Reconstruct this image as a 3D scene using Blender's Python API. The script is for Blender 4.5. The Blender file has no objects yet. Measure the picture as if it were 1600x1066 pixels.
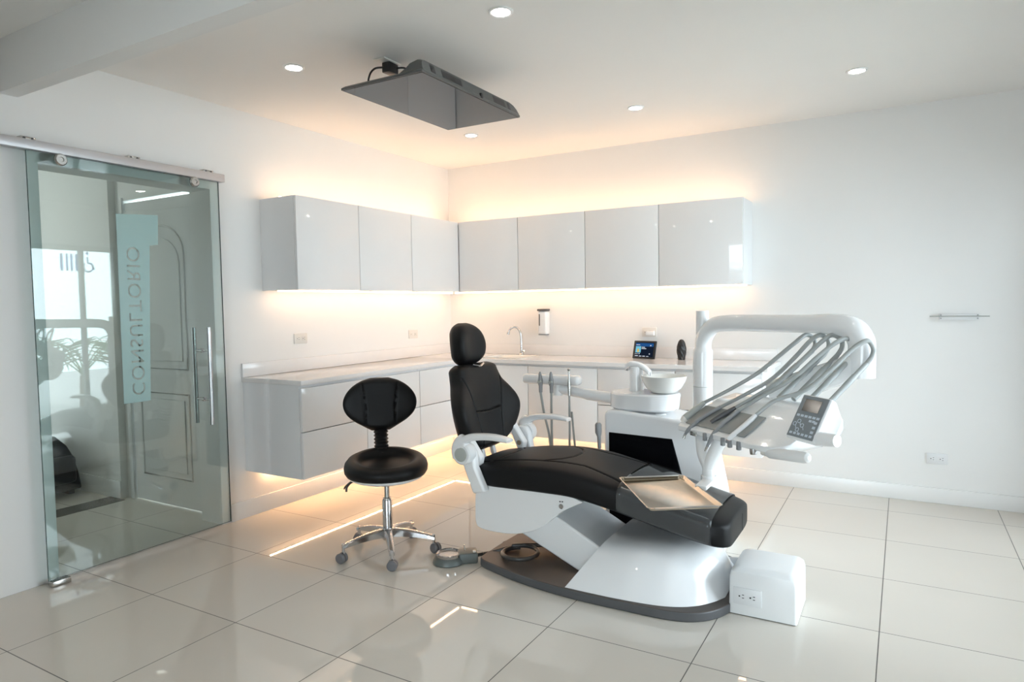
import bpy, bmesh, math, random
from mathutils import Vector, Matrix

random.seed(4)
SC = bpy.context.scene
COL = SC.collection
PI = math.pi

# ------------------------------------------------------------------ camera
cam_data = bpy.data.cameras.new('camera')
cam = bpy.data.objects.new('camera', cam_data)
COL.objects.link(cam)
cam_data.sensor_width = 36.0
cam_data.lens = 1052.6 / 1600.0 * 36.0
cam_data.clip_start = 0.05
_yaw, _pitch, _roll = math.radians(30.178), math.radians(-3.054), math.radians(-0.912)
cam.matrix_world = (Matrix.Translation((3.668, -5.175, 1.3455)) @ Matrix.Rotation(_yaw, 4, 'Z')
                    @ Matrix.Rotation(PI / 2 + _pitch, 4, 'X') @ Matrix.Rotation(_roll, 4, 'Z'))
SC.camera = cam

# ------------------------------------------------------------------ daylight, exposure
SC.view_settings.view_transform = 'Standard'
SC.view_settings.look = 'None'
SC.view_settings.gamma = 1.0
SC.view_settings.use_curve_mapping = False
SC.view_settings.exposure = -0.22
SC.cycles.use_denoising = True
SC.cycles.max_bounces = 12
SC.cycles.diffuse_bounces = 6
SC.cycles.glossy_bounces = 5
SC.cycles.transparent_max_bounces = 24
SC.cycles.caustics_reflective = False
SC.cycles.caustics_refractive = False
SC.cycles.sample_clamp_indirect = 8.0

SKY = 13.8            # overcast daylight through the windows
LED = 27.0           # warm strips on the cabinets
SPOT = 75.0          # recessed ceiling lights
world = bpy.data.worlds.new('overcast_sky')
SC.world = world
world.use_nodes = True
bg = world.node_tree.nodes['Background']
bg.inputs['Color'].default_value = (0.83, 0.92, 1.0, 1)
bg.inputs['Strength'].default_value = SKY


def portal(name, loc, rot, sx, sy):
    ld = bpy.data.lights.new(name, 'AREA')
    ld.shape = 'RECTANGLE'
    ld.size, ld.size_y = sx, sy
    ld.cycles.is_portal = True
    o = bpy.data.objects.new(name, ld)
    o.location, o.rotation_euler = loc, rot
    COL.objects.link(o)
    return o


# room sizes (metres).  x runs along the cabinet wall, y towards it, corner of the room at the origin
H = 2.609
RX = 4.85            # window wall on the right
FY = -7.3            # window wall behind the camera
WIN1 = (-2.75, -0.38, 2.13)     # y0, y1, top of the right window
WIN2 = (2.9, 4.6, 2.1)        # x0, x1, top of the window behind the camera
portal('window_portal_right', (RX + 0.10, (WIN1[0] + WIN1[1]) / 2, WIN1[2] / 2), (0, PI / 2, 0), WIN1[2], WIN1[1] - WIN1[0])
portal('window_portal_front', ((WIN2[0] + WIN2[1]) / 2, FY - 0.10, WIN2[2] / 2), (PI / 2, 0, 0), WIN2[1] - WIN2[0], WIN2[2])


LIGHT_GAP = (-3.4, -2.6)            # x0, x1 of an unseen opening added to let daylight into the corridor
portal('corridor_portal', (-3.0, -5.45, 1.1), (PI / 2, 0, 0), 0.8, 2.2)


# ------------------------------------------------------------------ materials
def new_mat(name):
    m = bpy.data.materials.new(name)
    m.use_nodes = True
    return m, m.node_tree.nodes, m.node_tree.links


def mat(name, color, rough=0.5, metal=0.0, var=0.03, scale=6.0, bump=0.0, bscale=80.0, coat=0.0, ior=1.5, spec=0.5):
    m, N, L = new_mat(name)
    b = N['Principled BSDF']
    b.inputs['Roughness'].default_value = rough
    b.inputs['Metallic'].default_value = metal
    b.inputs['IOR'].default_value = ior
    b.inputs['Specular IOR Level'].default_value = spec
    b.inputs['Coat Weight'].default_value = coat
    b.inputs['Coat Roughness'].default_value = 0.05
    tc = N.new('ShaderNodeTexCoord')
    no = N.new('ShaderNodeTexNoise')
    no.inputs['Scale'].default_value = scale
    no.inputs['Detail'].default_value = 3
    L.new(tc.outputs['Object'], no.inputs['Vector'])
    mx = N.new('ShaderNodeMix')
    mx.data_type = 'RGBA'
    c = color
    mx.inputs['A'].default_value = (c[0] * (1 - var), c[1] * (1 - var), c[2] * (1 - var), 1)
    mx.inputs['B'].default_value = (min(c[0] * (1 + var), 1), min(c[1] * (1 + var), 1), min(c[2] * (1 + var), 1), 1)
    L.new(no.outputs['Fac'], mx.inputs['Factor'])
    L.new(mx.outputs['Result'], b.inputs['Base Color'])
    if bump:
        n2 = N.new('ShaderNodeTexNoise')
        n2.inputs['Scale'].default_value = bscale
        n2.inputs['Detail'].default_value = 4
        L.new(tc.outputs['Object'], n2.inputs['Vector'])
        bp = N.new('ShaderNodeBump')
        bp.inputs['Strength'].default_value = bump
        bp.inputs['Distance'].default_value = 0.002
        L.new(n2.outputs['Fac'], bp.inputs['Height'])
        L.new(bp.outputs['Normal'], b.inputs['Normal'])
    return m


def emit(name, color, strength):
    m, N, L = new_mat(name)
    N.remove(N['Principled BSDF'])
    e = N.new('ShaderNodeEmission')
    e.inputs['Color'].default_value = (*color, 1)
    e.inputs['Strength'].default_value = strength
    L.new(e.outputs[0], N['Material Output'].inputs['Surface'])
    return m


def glass(name, tint, ior=1.5, rough=0.0, body=0.0, body_col=(0.8, 0.9, 0.9)):
    """thin pane: fresnel reflection over tinted transmission, optionally a frosted body"""
    m, N, L = new_mat(name)
    N.remove(N['Principled BSDF'])
    t = N.new('ShaderNodeBsdfTransparent')
    t.inputs['Color'].default_value = (*tint, 1)
    g = N.new('ShaderNodeBsdfGlossy')
    g.inputs['Roughness'].default_value = rough
    f = N.new('ShaderNodeFresnel')
    f.inputs['IOR'].default_value = ior
    mx = N.new('ShaderNodeMixShader')
    L.new(f.outputs[0], mx.inputs[0])
    base = t
    if body:
        d = N.new('ShaderNodeBsdfDiffuse')
        d.inputs['Color'].default_value = (*body_col, 1)
        m2 = N.new('ShaderNodeMixShader')
        m2.inputs[0].default_value = body
        L.new(t.outputs[0], m2.inputs[1])
        L.new(d.outputs[0], m2.inputs[2])
        base = m2
    L.new(base.outputs[0], mx.inputs[1])
    L.new(g.outputs[0], mx.inputs[2])
    L.new(mx.outputs[0], N['Material Output'].inputs['Surface'])
    return m


def tile_mat():
    m, N, L = new_mat('polished_porcelain_tile')
    b = N['Principled BSDF']
    geo = N.new('ShaderNodeNewGeometry')
    sep = N.new('ShaderNodeSeparateXYZ')
    L.new(geo.outputs['Position'], sep.inputs[0])

    def math_(op, a, bv=None):
        n = N.new('ShaderNodeMath')
        n.operation = op
        if isinstance(a, (int, float)):
            n.inputs[0].default_value = a
        else:
            L.new(a, n.inputs[0])
        if bv is not None:
            if isinstance(bv, (int, float)):
                n.inputs[1].default_value = bv
            else:
                L.new(bv, n.inputs[1])
        return n.outputs[0]
    cells, edges = [], []
    for ax, off in (('X', 0.0), ('Y', -3.336)):
        s = math_('DIVIDE', math_('SUBTRACT', sep.outputs[ax], off), 0.6)
        cells.append(math_('FLOOR', s))
        fr = math_('FRACT', s)
        edges.append(math_('MINIMUM', fr, math_('SUBTRACT', 1.0, fr)))
    dist = math_('MINIMUM', edges[0], edges[1])
    grout = math_('LESS_THAN', dist, 0.0034)
    comb = N.new('ShaderNodeCombineXYZ')
    L.new(cells[0], comb.inputs[0])
    L.new(cells[1], comb.inputs[1])
    wn = N.new('ShaderNodeTexWhiteNoise')
    L.new(comb.outputs[0], wn.inputs['Vector'])
    no = N.new('ShaderNodeTexNoise')
    no.inputs['Scale'].default_value = 2.2
    no.inputs['Detail'].default_value = 5
    L.new(geo.outputs['Position'], no.inputs['Vector'])
    v = math_('ADD', math_('MULTIPLY', wn.outputs['Value'], 0.4), math_('MULTIPLY', no.outputs['Fac'], 0.6))
    mx = N.new('ShaderNodeMix')
    mx.data_type = 'RGBA'
    mx.inputs['A'].default_value = (0.64, 0.595, 0.53, 1)
    mx.inputs['B'].default_value = (0.70, 0.655, 0.59, 1)
    L.new(v, mx.inputs['Factor'])
    m2 = N.new('ShaderNodeMix')
    m2.data_type = 'RGBA'
    L.new(grout, m2.inputs['Factor'])
    L.new(mx.outputs['Result'], m2.inputs['A'])
    m2.inputs['B'].default_value = (0.11, 0.10, 0.09, 1)
    L.new(m2.outputs['Result'], b.inputs['Base Color'])
    rr = math_('ADD', math_('MULTIPLY', grout, 0.5), 0.022)
    L.new(rr, b.inputs['Roughness'])
    b.inputs['IOR'].default_value = 1.52
    return m


M = {}
M['tile'] = tile_mat()
M['wall'] = mat('white_wall_paint', (0.80, 0.80, 0.79), 0.55, var=0.012, scale=3, bump=0.05, bscale=160)
M['ceiling'] = mat('white_ceiling_paint', (0.85, 0.84, 0.82), 0.7, var=0.012, scale=3)
M['base'] = mat('white_skirting', (0.80, 0.80, 0.79), 0.25, var=0.01)
M['cab'] = mat('white_gloss_lacquer', (0.80, 0.80, 0.80), 0.07, var=0.008, coat=0.3)
M['carcass'] = mat('white_melamine', (0.78, 0.79, 0.80), 0.28, var=0.008)
M['counter'] = mat('white_quartz', (0.80, 0.785, 0.775), 0.10, var=0.03, scale=14)
M['leather'] = mat('black_leatherette', (0.006, 0.006, 0.0065), 0.46, var=0.15, bump=0.10, bscale=260, spec=0.22)
M['blackplastic'] = mat('black_plastic', (0.012, 0.012, 0.013), 0.38, var=0.1)
M['blackgloss'] = mat('black_gloss_panel', (0.004, 0.004, 0.005), 0.10, var=0.1, spec=0.3)
M['darkgrey'] = mat('dark_grey_plastic', (0.085, 0.087, 0.092), 0.42, var=0.08)
M['tvgrey'] = mat('grey_tv_casing', (0.085, 0.087, 0.085), 0.42, var=0.08)
M['basetop'] = mat('dark_brown_base_cover', (0.075, 0.062, 0.055), 0.45, var=0.12, bump=0.08, bscale=200)
M['white'] = mat('white_gloss_shell', (0.80, 0.81, 0.82), 0.16, var=0.01, coat=0.4)
M['whitesatin'] = mat('white_satin_plastic', (0.80, 0.81, 0.815), 0.32, var=0.012)
M['lightgrey'] = mat('light_grey_plastic', (0.40, 0.42, 0.40), 0.4, var=0.03)
M['midgrey'] = mat('mid_grey_plastic', (0.27, 0.28, 0.29), 0.45, var=0.05)
M['hose'] = mat('grey_silicone_hose', (0.33, 0.35, 0.345), 0.42, var=0.04)
M['darkhose'] = mat('dark_hose', (0.055, 0.052, 0.048), 0.3, var=0.1)
M['chrome'] = mat('polished_chrome', (0.52, 0.52, 0.53), 0.16, metal=1.0, var=0.02)
M['steel'] = mat('brushed_steel', (0.50, 0.49, 0.47), 0.26, metal=1.0, var=0.06, scale=30)
M['aluminium'] = mat('satin_aluminium', (0.50, 0.50, 0.52), 0.38, metal=0.5, var=0.03)
M['caster'] = mat('grey_caster_rubber', (0.14, 0.14, 0.15), 0.5, var=0.08)
M['pedal'] = mat('grey_green_cast_metal', (0.13, 0.15, 0.145), 0.4, metal=0.2, var=0.08)
M['ceramic'] = mat('cream_ceramic', (0.78, 0.775, 0.74), 0.12, var=0.01, coat=0.5)
M['outlet'] = mat('ivory_outlet_plastic', (0.72, 0.70, 0.66), 0.35, var=0.02)
M['outletw'] = mat('white_outlet_plastic', (0.74, 0.75, 0.76), 0.35, var=0.02)
M['slot'] = mat('dark_slot', (0.02, 0.02, 0.02), 0.6, var=0.1)
M['panel'] = mat('blue_grey_keypad', (0.20, 0.225, 0.245), 0.4, var=0.04)
M['lcd'] = mat('dark_display', (0.05, 0.046, 0.040), 0.12, var=0.1)
M['keys'] = mat('pale_key_print', (0.55, 0.62, 0.70), 0.4, var=0.05)
M['mat'] = mat('grey_silicone_mat', (0.25, 0.26, 0.255), 0.40, var=0.06)
M['screen'] = mat('glossy_tv_screen', (0.008, 0.008, 0.008), 0.05, var=0.05, ior=1.5, spec=0.5)
M['tray'] = mat('steel_tray_warm_reflection', (0.60, 0.53, 0.43), 0.24, metal=1.0, var=0.10, scale=40)  # warm reflection of the room put into the steel's base colour
M['orange'] = mat('orange_ring', (0.75, 0.28, 0.16), 0.4, var=0.03)
M['threshold'] = mat('dark_granite_strip', (0.12, 0.115, 0.105), 0.25, var=0.25, scale=60)
M['doorw'] = mat('white_door_enamel', (0.76, 0.77, 0.77), 0.3, var=0.015)
M['glassdoor'] = glass('green_tinted_glass', (0.865, 0.925, 0.91), 1.55)
M['glassedge'] = mat('dark_green_glass_edge', (0.03, 0.07, 0.065), 0.15, var=0.1)
M['pane'] = glass('window_glass', (0.96, 0.98, 0.98), 1.45)
M['clearcover'] = glass('clear_plastic_sheet', (0.93, 0.94, 0.95), 1.35, rough=0.06, body=0.045, body_col=(0.7, 0.72, 0.74))
M['frost'] = glass('frosted_film', (0.70, 0.84, 0.83), 1.45, rough=0.3, body=0.5, body_col=(0.52, 0.72, 0.71))
M['led'] = emit('warm_led', (1.0, 0.62, 0.36), LED * 0.95)
M['led_top'] = emit('warm_led_top', (1.0, 0.61, 0.35), LED * 1.1)
M['led_low'] = emit('warm_led_low', (1.0, 0.57, 0.29), LED * 6.0)
M['spot'] = emit('ceiling_spot_diffuser', (1.0, 0.93, 0.84), SPOT)
M['scr_dark'] = emit('display_dark_blue', (0.010, 0.016, 0.032), 1.0)
M['scr_blue'] = emit('display_blue', (0.02, 0.10, 0.30), 1.0)
M['scr_cyan'] = emit('display_cyan', (0.22, 0.62, 0.80), 1.0)
M['scr_yel'] = emit('display_yellow', (0.85, 0.55, 0.10), 1.0)
M['scr_txt'] = emit('display_text', (0.75, 0.80, 0.88), 1.0)
M['blue'] = glass('blue_vinyl', (0.16, 0.42, 0.68), 1.4, rough=0.3, body=0.25, body_col=(0.05, 0.22, 0.42))
M['leaf'] = mat('palm_leaf', (0.10, 0.20, 0.05), 0.45, var=0.3, scale=9)
M['trunk'] = mat('palm_trunk', (0.20, 0.15, 0.10), 0.8, var=0.3, scale=20)
M['pave'] = mat('pale_paving', (0.55, 0.55, 0.53), 0.8, var=0.08)
M['gold'] = mat('bronze_screw_cap', (0.42, 0.36, 0.28), 0.35, metal=0.7, var=0.05)

# ------------------------------------------------------------------ mesh helpers
WORLD = {}           # object name -> world location of its origin


def V(*a):
    return Vector(a if len(a) > 1 else a[0])


def obj(name, bm, m, parent=None, ang=35, bevel=0.0, seg=2, subd=0, mats=None):
    bmesh.ops.recalc_face_normals(bm, faces=bm.faces[:])
    off = WORLD.get(parent.name, V(0, 0, 0)) if parent else V(0, 0, 0)
    if off.length:
        bmesh.ops.translate(bm, vec=-off, verts=bm.verts[:])
    me = bpy.data.meshes.new(name)
    bm.to_mesh(me)
    bm.free()
    for x in (mats or [m]):
        me.materials.append(x)
    me.polygons.foreach_set('use_smooth', [True] * len(me.polygons))
    me.set_sharp_from_angle(angle=math.radians(ang))
    o = bpy.data.objects.new(name, me)
    COL.objects.link(o)
    if parent:
        o.parent = parent
    WORLD[o.name] = off.copy()
    if bevel:
        b = o.modifiers.new('bevel', 'BEVEL')
        b.width, b.segments, b.limit_method, b.angle_limit = bevel, seg, 'ANGLE', math.radians(40)
    if subd:
        s = o.modifiers.new('subd', 'SUBSURF')
        s.levels = s.render_levels = subd
    return o


def thing(name, label, cat, loc=(0, 0, 0), group=None):
    o = bpy.data.objects.new(name, None)
    o.empty_display_size = 0.05
    COL.objects.link(o)
    o.location = loc
    WORLD[o.name] = V(*loc)
    o['label'], o['category'] = label, cat
    if group:
        o['group'] = group
    return o


def tag(o, label, cat, group=None):
    o['label'], o['category'] = label, cat
    if group:
        o['group'] = group
    return o


def struct(o, label=None):
    o['kind'] = 'structure'
    if label:
        o['label'] = label
    return o


def dup(root, delta, label=None):
    r = root.copy()
    COL.objects.link(r)
    r.location = V(*root.location) + V(*delta)
    WORLD[r.name] = WORLD[root.name] + V(*delta)
    if label:
        r['label'] = label
    for ch in list(root.children):
        c = ch.copy()
        COL.objects.link(c)
        c.parent = r
        WORLD[c.name] = WORLD[r.name].copy()
        for g in list(ch.children):
            d = g.copy()
            COL.objects.link(d)
            d.parent = c
            WORLD[d.name] = WORLD[r.name].copy()
    return r


def BM():
    return bmesh.new()


def box(bm, lo, hi, bev=0.0, seg=2, mtx=None, mi=0):
    lo, hi = V(*lo), V(*hi)
    r = bmesh.ops.create_cube(bm, size=1.0)
    vs = r['verts']
    for v in vs:
        v.co = V(*[lo[i] + (v.co[i] + 0.5) * (hi[i] - lo[i]) for i in range(3)])
    fs = list({f for v in vs for f in v.link_faces})
    for f in fs:
        f.material_index = mi
    if bev:
        es = list({e for v in vs for e in v.link_edges})
        rb = bmesh.ops.bevel(bm, geom=es, offset=bev, segments=seg, profile=0.5, affect='EDGES')
        vs = list({v for f in rb['faces'] for v in f.verts} | {v for v in vs if v.is_valid})
    if mtx is not None:
        for v in vs:
            v.co = mtx @ v.co
    return bm


def boxo(name, lo, hi, m, parent=None, bev=0.0, seg=2, mtx=None):
    return obj(name, box(BM(), lo, hi, bev, seg, mtx), m, parent)


def loft(bm, rings, caps=(True, True), closed_ring=True, mi=0):
    vr = [[bm.verts.new(p) for p in r] for r in rings]
    n = len(vr[0])
    for a, b in zip(vr[:-1], vr[1:]):
        for i in range(n if closed_ring else n - 1):
            j = (i + 1) % n
            f = bm.faces.new((a[i], a[j], b[j], b[i]))
            f.material_index = mi
    if caps[0]:
        bm.faces.new(list(reversed(vr[0]))).material_index = mi
    if caps[1]:
        bm.faces.new(vr[-1]).material_index = mi
    return vr


def tube(bm, pts, r, seg=12, caps=True, closed=False, mi=0):
    pts = [V(*p) for p in pts]
    n = len(pts)
    rs = r if isinstance(r, (list, tuple)) else [r] * n
    tang = []
    for i in range(n):
        if closed:
            t = pts[(i + 1) % n] - pts[i - 1]
        else:
            t = pts[min(i + 1, n - 1)] - pts[max(i - 1, 0)]
        tang.append(t.normalized())
    up = V(0, 0, 1) if abs(tang[0].z) < 0.9 else V(1, 0, 0)
    nrm = (up - tang[0] * up.dot(tang[0])).normalized()
    rings = []
    for i in range(n):
        nrm = nrm - tang[i] * nrm.dot(tang[i])
        nrm.normalize()
        bi = tang[i].cross(nrm)
        rings.append([pts[i] + (nrm * math.cos(2 * PI * k / seg) + bi * math.sin(2 * PI * k / seg)) * rs[i] for k in range(seg)])
    if closed:
        rings.append(rings[0])
        vr = [[bm.verts.new(p) for p in rr] for rr in rings[:-1]]
        for i in range(n):
            a, b = vr[i], vr[(i + 1) % n]
            for k in range(seg):
                j = (k + 1) % seg
                bm.faces.new((a[k], a[j], b[j], b[k])).material_index = mi
    else:
        loft(bm, rings, (caps, caps), mi=mi)
    return bm


def cyl(bm, a, b, r, r2=None, seg=24, mi=0):
    return tube(bm, [a, b], [r, r if r2 is None else r2], seg, mi=mi)


def spline(pts, n=8, closed=False):
    P = [V(*p) for p in pts]
    out = []
    m = len(P)
    for i in range(m if closed else m - 1):
        if closed:
            p0, p1, p2, p3 = P[i - 1], P[i], P[(i + 1) % m], P[(i + 2) % m]
        else:
            p0, p1, p2, p3 = P[max(i - 1, 0)], P[i], P[i + 1], P[min(i + 2, m - 1)]
        for k in range(n):
            t = k / n
            out.append(0.5 * ((2 * p1) + (p2 - p0) * t + (2 * p0 - 5 * p1 + 4 * p2 - p3) * t * t + (3 * p1 - p0 - 3 * p2 + p3) * t ** 3))
    if not closed:
        out.append(P[-1])
    return out


def lathe(bm, prof, c, seg=40, axis=None, mi=0, sx=1.0, sy=1.0):
    """profile of (radius, height) turned about a vertical axis through c (or about `axis`)"""
    c = V(*c)
    q = V(0, 0, 1).rotation_difference(V(*axis).normalized()).to_matrix() if axis else Matrix.Identity(3)
    rings = []
    for r, z in prof:
        rr = max(r, 1e-4)
        rings.append([c + q @ V(rr * sx * math.cos(2 * PI * k / seg), rr * sy * math.sin(2 * PI * k / seg), z) for k in range(seg)])
    loft(bm, rings, (True, True), mi=mi)
    return bm


def prism(bm, poly, axis, a, b, mi=0):
    """polygon (2D) extruded along axis 'x','y','z' between a and b"""
    def p3(p, t):
        return {'x': V(t, p[0], p[1]), 'y': V(p[0], t, p[1]), 'z': V(p[0], p[1], t)}[axis]
    r0, r1 = [p3(p, a) for p in poly], [p3(p, b) for p in poly]
    loft(bm, [r0, r1], (True, True), mi=mi)
    return bm


def clampf(t, a=0.0, b=1.0):
    return max(a, min(b, t))


def lerp_table(tab, t):
    """smooth interpolation in a table of rows (t, v1, v2 ...)"""
    if t <= tab[0][0]:
        return tab[0][1:]
    for i in range(len(tab) - 1):
        a, b = tab[i], tab[i + 1]
        if t <= b[0]:
            p, q = tab[max(i - 1, 0)], tab[min(i + 2, len(tab) - 1)]
            h = b[0] - a[0]
            s = (t - a[0]) / h
            out = []
            for k in range(1, len(a)):
                m0 = (b[k] - p[k]) / (b[0] - p[0]) * h
                m1 = (q[k] - a[k]) / (q[0] - a[0]) * h
                s2, s3 = s * s, s * s * s
                out.append((2 * s3 - 3 * s2 + 1) * a[k] + (s3 - 2 * s2 + s) * m0 + (-2 * s3 + 3 * s2) * b[k] + (s3 - s2) * m1)
            return out
    return tab[-1][1:]


def seg_dist(p, a, b):
    ax, ay = a
    bx, by = b
    dx, dy = bx - ax, by - ay
    t = clampf(((p[0] - ax) * dx + (p[1] - ay) * dy) / (dx * dx + dy * dy + 1e-12))
    return math.hypot(p[0] - ax - t * dx, p[1] - ay - t * dy)


def se_ring(n, px, pz):
    """n points round |x|^px + |z|^pz = 1, evenly spaced across the flat faces"""
    m = max(6, n // 2 - 9)
    xs = [0.93 - 1.86 * k / m for k in range(m + 1)]
    end = [0.955, 0.975, 0.988, 0.996]
    top = [1.0] + list(reversed(end)) + xs + [-x for x in end] + [-1.0]
    up = [(x, max(0.0, 1 - abs(x) ** px) ** (1 / pz)) for x in top]
    return up + [(x, -z) for x, z in reversed(up[1:-1])]


def groove(p, lines, width=0.0042, depth=0.0095):
    d = min((seg_dist(p, l[i], l[i + 1]) for l in lines for i in range(len(l) - 1)), default=9)
    return depth * math.exp(-(d / width) ** 2)


def spow(c, e):
    return math.copysign(abs(c) ** e, c)


# ------------------------------------------------------------------ the room
def build_room():
    fl = box(BM(), (-4.2, FY - 0.2, -0.10), (RX, 0.15, 0.0))
    struct(obj('floor', fl, M['tile']), 'polished cream floor tiles with thin dark joints')
    ce = box(BM(), (-4.2, FY - 0.2, H), (RX + 0.2, 0.15, H + 0.12))
    struct(obj('ceiling', ce, M['ceiling']), 'white painted ceiling with recessed lights')
    struct(boxo('wall_back', (-0.2, 0.0, 0.0), (RX + 0.2, 0.15, H), M['wall']), 'white back wall behind the sink cabinets')
    # left wall with the doorway notch (outline in y, z)
    y0, y1, top = -3.45, -2.505, 2.08
    out = [(FY - 0.2, 0), (y0, 0), (y0, top), (y1, top), (y1, 0), (0.0, 0), (0.0, H), (FY - 0.2, H)]
    struct(obj('wall_left', prism(BM(), out, 'x', -0.20, 0.0), M['wall']), 'white left wall with the glass doorway')
    a, b, t = WIN1
    out = [(FY - 0.2, 0), (a, 0), (a, t), (b, t), (b, 0), (0.15, 0), (0.15, H), (FY - 0.2, H)]
    struct(obj('wall_right', prism(BM(), out, 'x', RX, RX + 0.2), M['wall']))
    a, b, t = WIN2
    out = [(-0.2, 0), (a, 0), (a, t), (b, t), (b, 0), (RX, 0), (RX, H), (-0.2, H)]
    struct(obj('wall_front', prism(BM(), out, 'y', FY - 0.2, FY), M['wall']))
    struct(boxo('ceiling_beam', (0.0, -3.605, 2.372), (RX, -3.522, H), M['wall']), 'shallow white beam under the ceiling at upper left')
    # skirtings
    struct(boxo('baseboard_left', (0.0, -2.447, 0.0), (0.013, 0.0, 0.112), M['base'], bev=0.002))
    struct(boxo('baseboard_back', (0.013, -0.013, 0.0), (RX, 0.0, 0.10), M['base'], bev=0.002))
    # corridor behind the glass door
    out = [(-1.18, 0), (-1.18, H), (-4.0, H), (-4.0, 0)]
    struct(obj('wall_corridor_side', prism(BM(), out, 'y', -2.46, -2.30), M['wall']))
    out = [(-1.18, 0), (-1.085, 0), (-1.085, 2.12), (-0.315, 2.12), (-0.315, 0), (-0.2, 0), (-0.2, H), (-1.18, H)]
    struct(obj('wall_corridor_door', prism(BM(), out, 'y', -2.41, -2.30), M['wall']))
    struct(boxo('wall_corridor_end', (-4.2, -7.3, 0), (-4.0, -2.3, H), M['wall']))
    a, b = LIGHT_GAP
    out = [(-4.0, 0), (a, 0), (a, 2.2), (b, 2.2), (b, 0), (-0.2, 0), (-0.2, H), (-4.0, H)]
    struct(obj('wall_corridor_far', prism(BM(), out, 'y', -5.4, -5.2), M['wall']))
    struct(boxo('baseboard_corridor', (-4.0, -2.474, 0), (-1.17, -2.46, 0.13), M['base'], bev=0.002))
    struct(boxo('trim_1', (-1.30, -5.2, 0.0), (-1.115, -2.474, 0.003), M['threshold']), 'dark grey strip across the corridor floor')
    # white panelled corridor door
    d = struct(boxo('door_2', (-1.075, -2.405, 0.008), (-0.325, -2.365, 2.10), M['doorw']), 'white panelled door in the corridor behind the glass')
    for (x0, x1, z0, z1, arch) in ((-0.97, -0.43, 0.20, 0.78, 0), (-0.97, -0.43, 0.95, 1.72, 1)):
        bm = BM()
        pts = [(x0, z0), (x1, z0), (x1, z1)]
        if arch:
            pts += [((x0 + x1) / 2 + (x1 - x0) / 2 * math.cos(t), z1 + 0.20 * math.sin(t)) for t in [PI * k / 12 for k in range(1, 12)]]
        pts += [(x0, z1)]
        tube(bm, [(p[0], -2.406, p[1]) for p in pts], 0.008, 8, closed=True)
        obj('panel_moulding', bm, M['doorw'], d)
        ins = [(((p[0] - (x0 + x1) / 2) * 0.82 + (x0 + x1) / 2), ((p[1] - (z0 + z1) / 2) * 0.86 + (z0 + z1) / 2)) for p in pts]
        obj('raised_panel', prism(BM(), ins, 'y', -2.412, -2.40), M['doorw'], d, bevel=0.003)
    boxo('door_frame', (-1.115, -2.425, 0), (-1.08, -2.40, 2.14), M['doorw'], d, bev=0.004)
    # frame of the windows, mullions and panes
    a, b, t = WIN1
    w = struct(boxo('window_1', (RX + 0.06, a, t - 0.06), (RX + 0.12, b, t), M['lightgrey']), 'tall glazed shopfront on the right side')
    boxo('bottom_rail', (RX + 0.06, a, 0.0), (RX + 0.12, b, 0.06), M['lightgrey'], w)
    ys = [a, -2.1, -1.46, -0.78, b]
    for k, y in enumerate(ys):
        boxo('mullion', (RX + 0.06, y - 0.022, 0.06), (RX + 0.12, y + 0.022, t - 0.06), M['midgrey'] if k == 3 else M['lightgrey'], w)
    for y, y2 in zip(ys[:-1], ys[1:]):
        boxo('pane', (RX + 0.087, y + 0.02, 0.05), (RX + 0.093, y2 - 0.02, t - 0.05), M['pane'], w)
    # blue vinyl marks on the panes
    bm = BM()
    zc = 1.93
    for (y, h, wd) in ((-0.995, 0.20, 0.030), (-0.935, 0.20, 0.024), (-0.885, 0.20, 0.024), (-0.83, 0.20, 0.024)):
        box(bm, (RX + 0.082, y - wd / 2, zc - h / 2), (RX + 0.086, y + wd / 2, zc + h / 2))
    obj('window_lettering', bm, M['blue'], w)
    bm = BM()
    pts = [(RX + 0.083, -0.70 + 0.055 * math.cos(tt), zc - 0.05 + 0.055 * math.sin(tt)) for tt in [PI * (-1.25 + 0.1 * k) for k in range(0, 15)]]
    tube(bm, pts, 0.010, 8)
    tube(bm, spline([(RX + 0.083, -0.705, zc + 0.07), (RX + 0.083, -0.70, zc), (RX + 0.083, -0.66, zc - 0.01), (RX + 0.083, -0.63, zc - 0.08)], 5), 0.010, 8)
    lathe(bm, [(0.001, -0.004), (0.016, -0.004), (0.016, 0.004), (0.001, 0.004)], (RX + 0.083, -0.705, zc + 0.115), 16, axis=(1, 0, 0))
    obj('window_pictogram', bm, M['blue'], w)
    a, b, t = WIN2
    w = struct(boxo('window_2', (a, FY - 0.12, t - 0.06), (b, FY - 0.06, t), M['lightgrey']))
    for x in (a, a + 1.15, b):
        boxo('mullion', (x - 0.022, FY - 0.12, 0.0), (x + 0.022, FY - 0.06, t - 0.06), M['lightgrey'], w)
    boxo('pane', (a, FY - 0.093, 0.0), (b, FY - 0.087, t - 0.05), M['pane'], w)
    g = struct(boxo('ground', (-6, -16, -0.16), (14, 8, -0.10), M['pave']))


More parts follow.
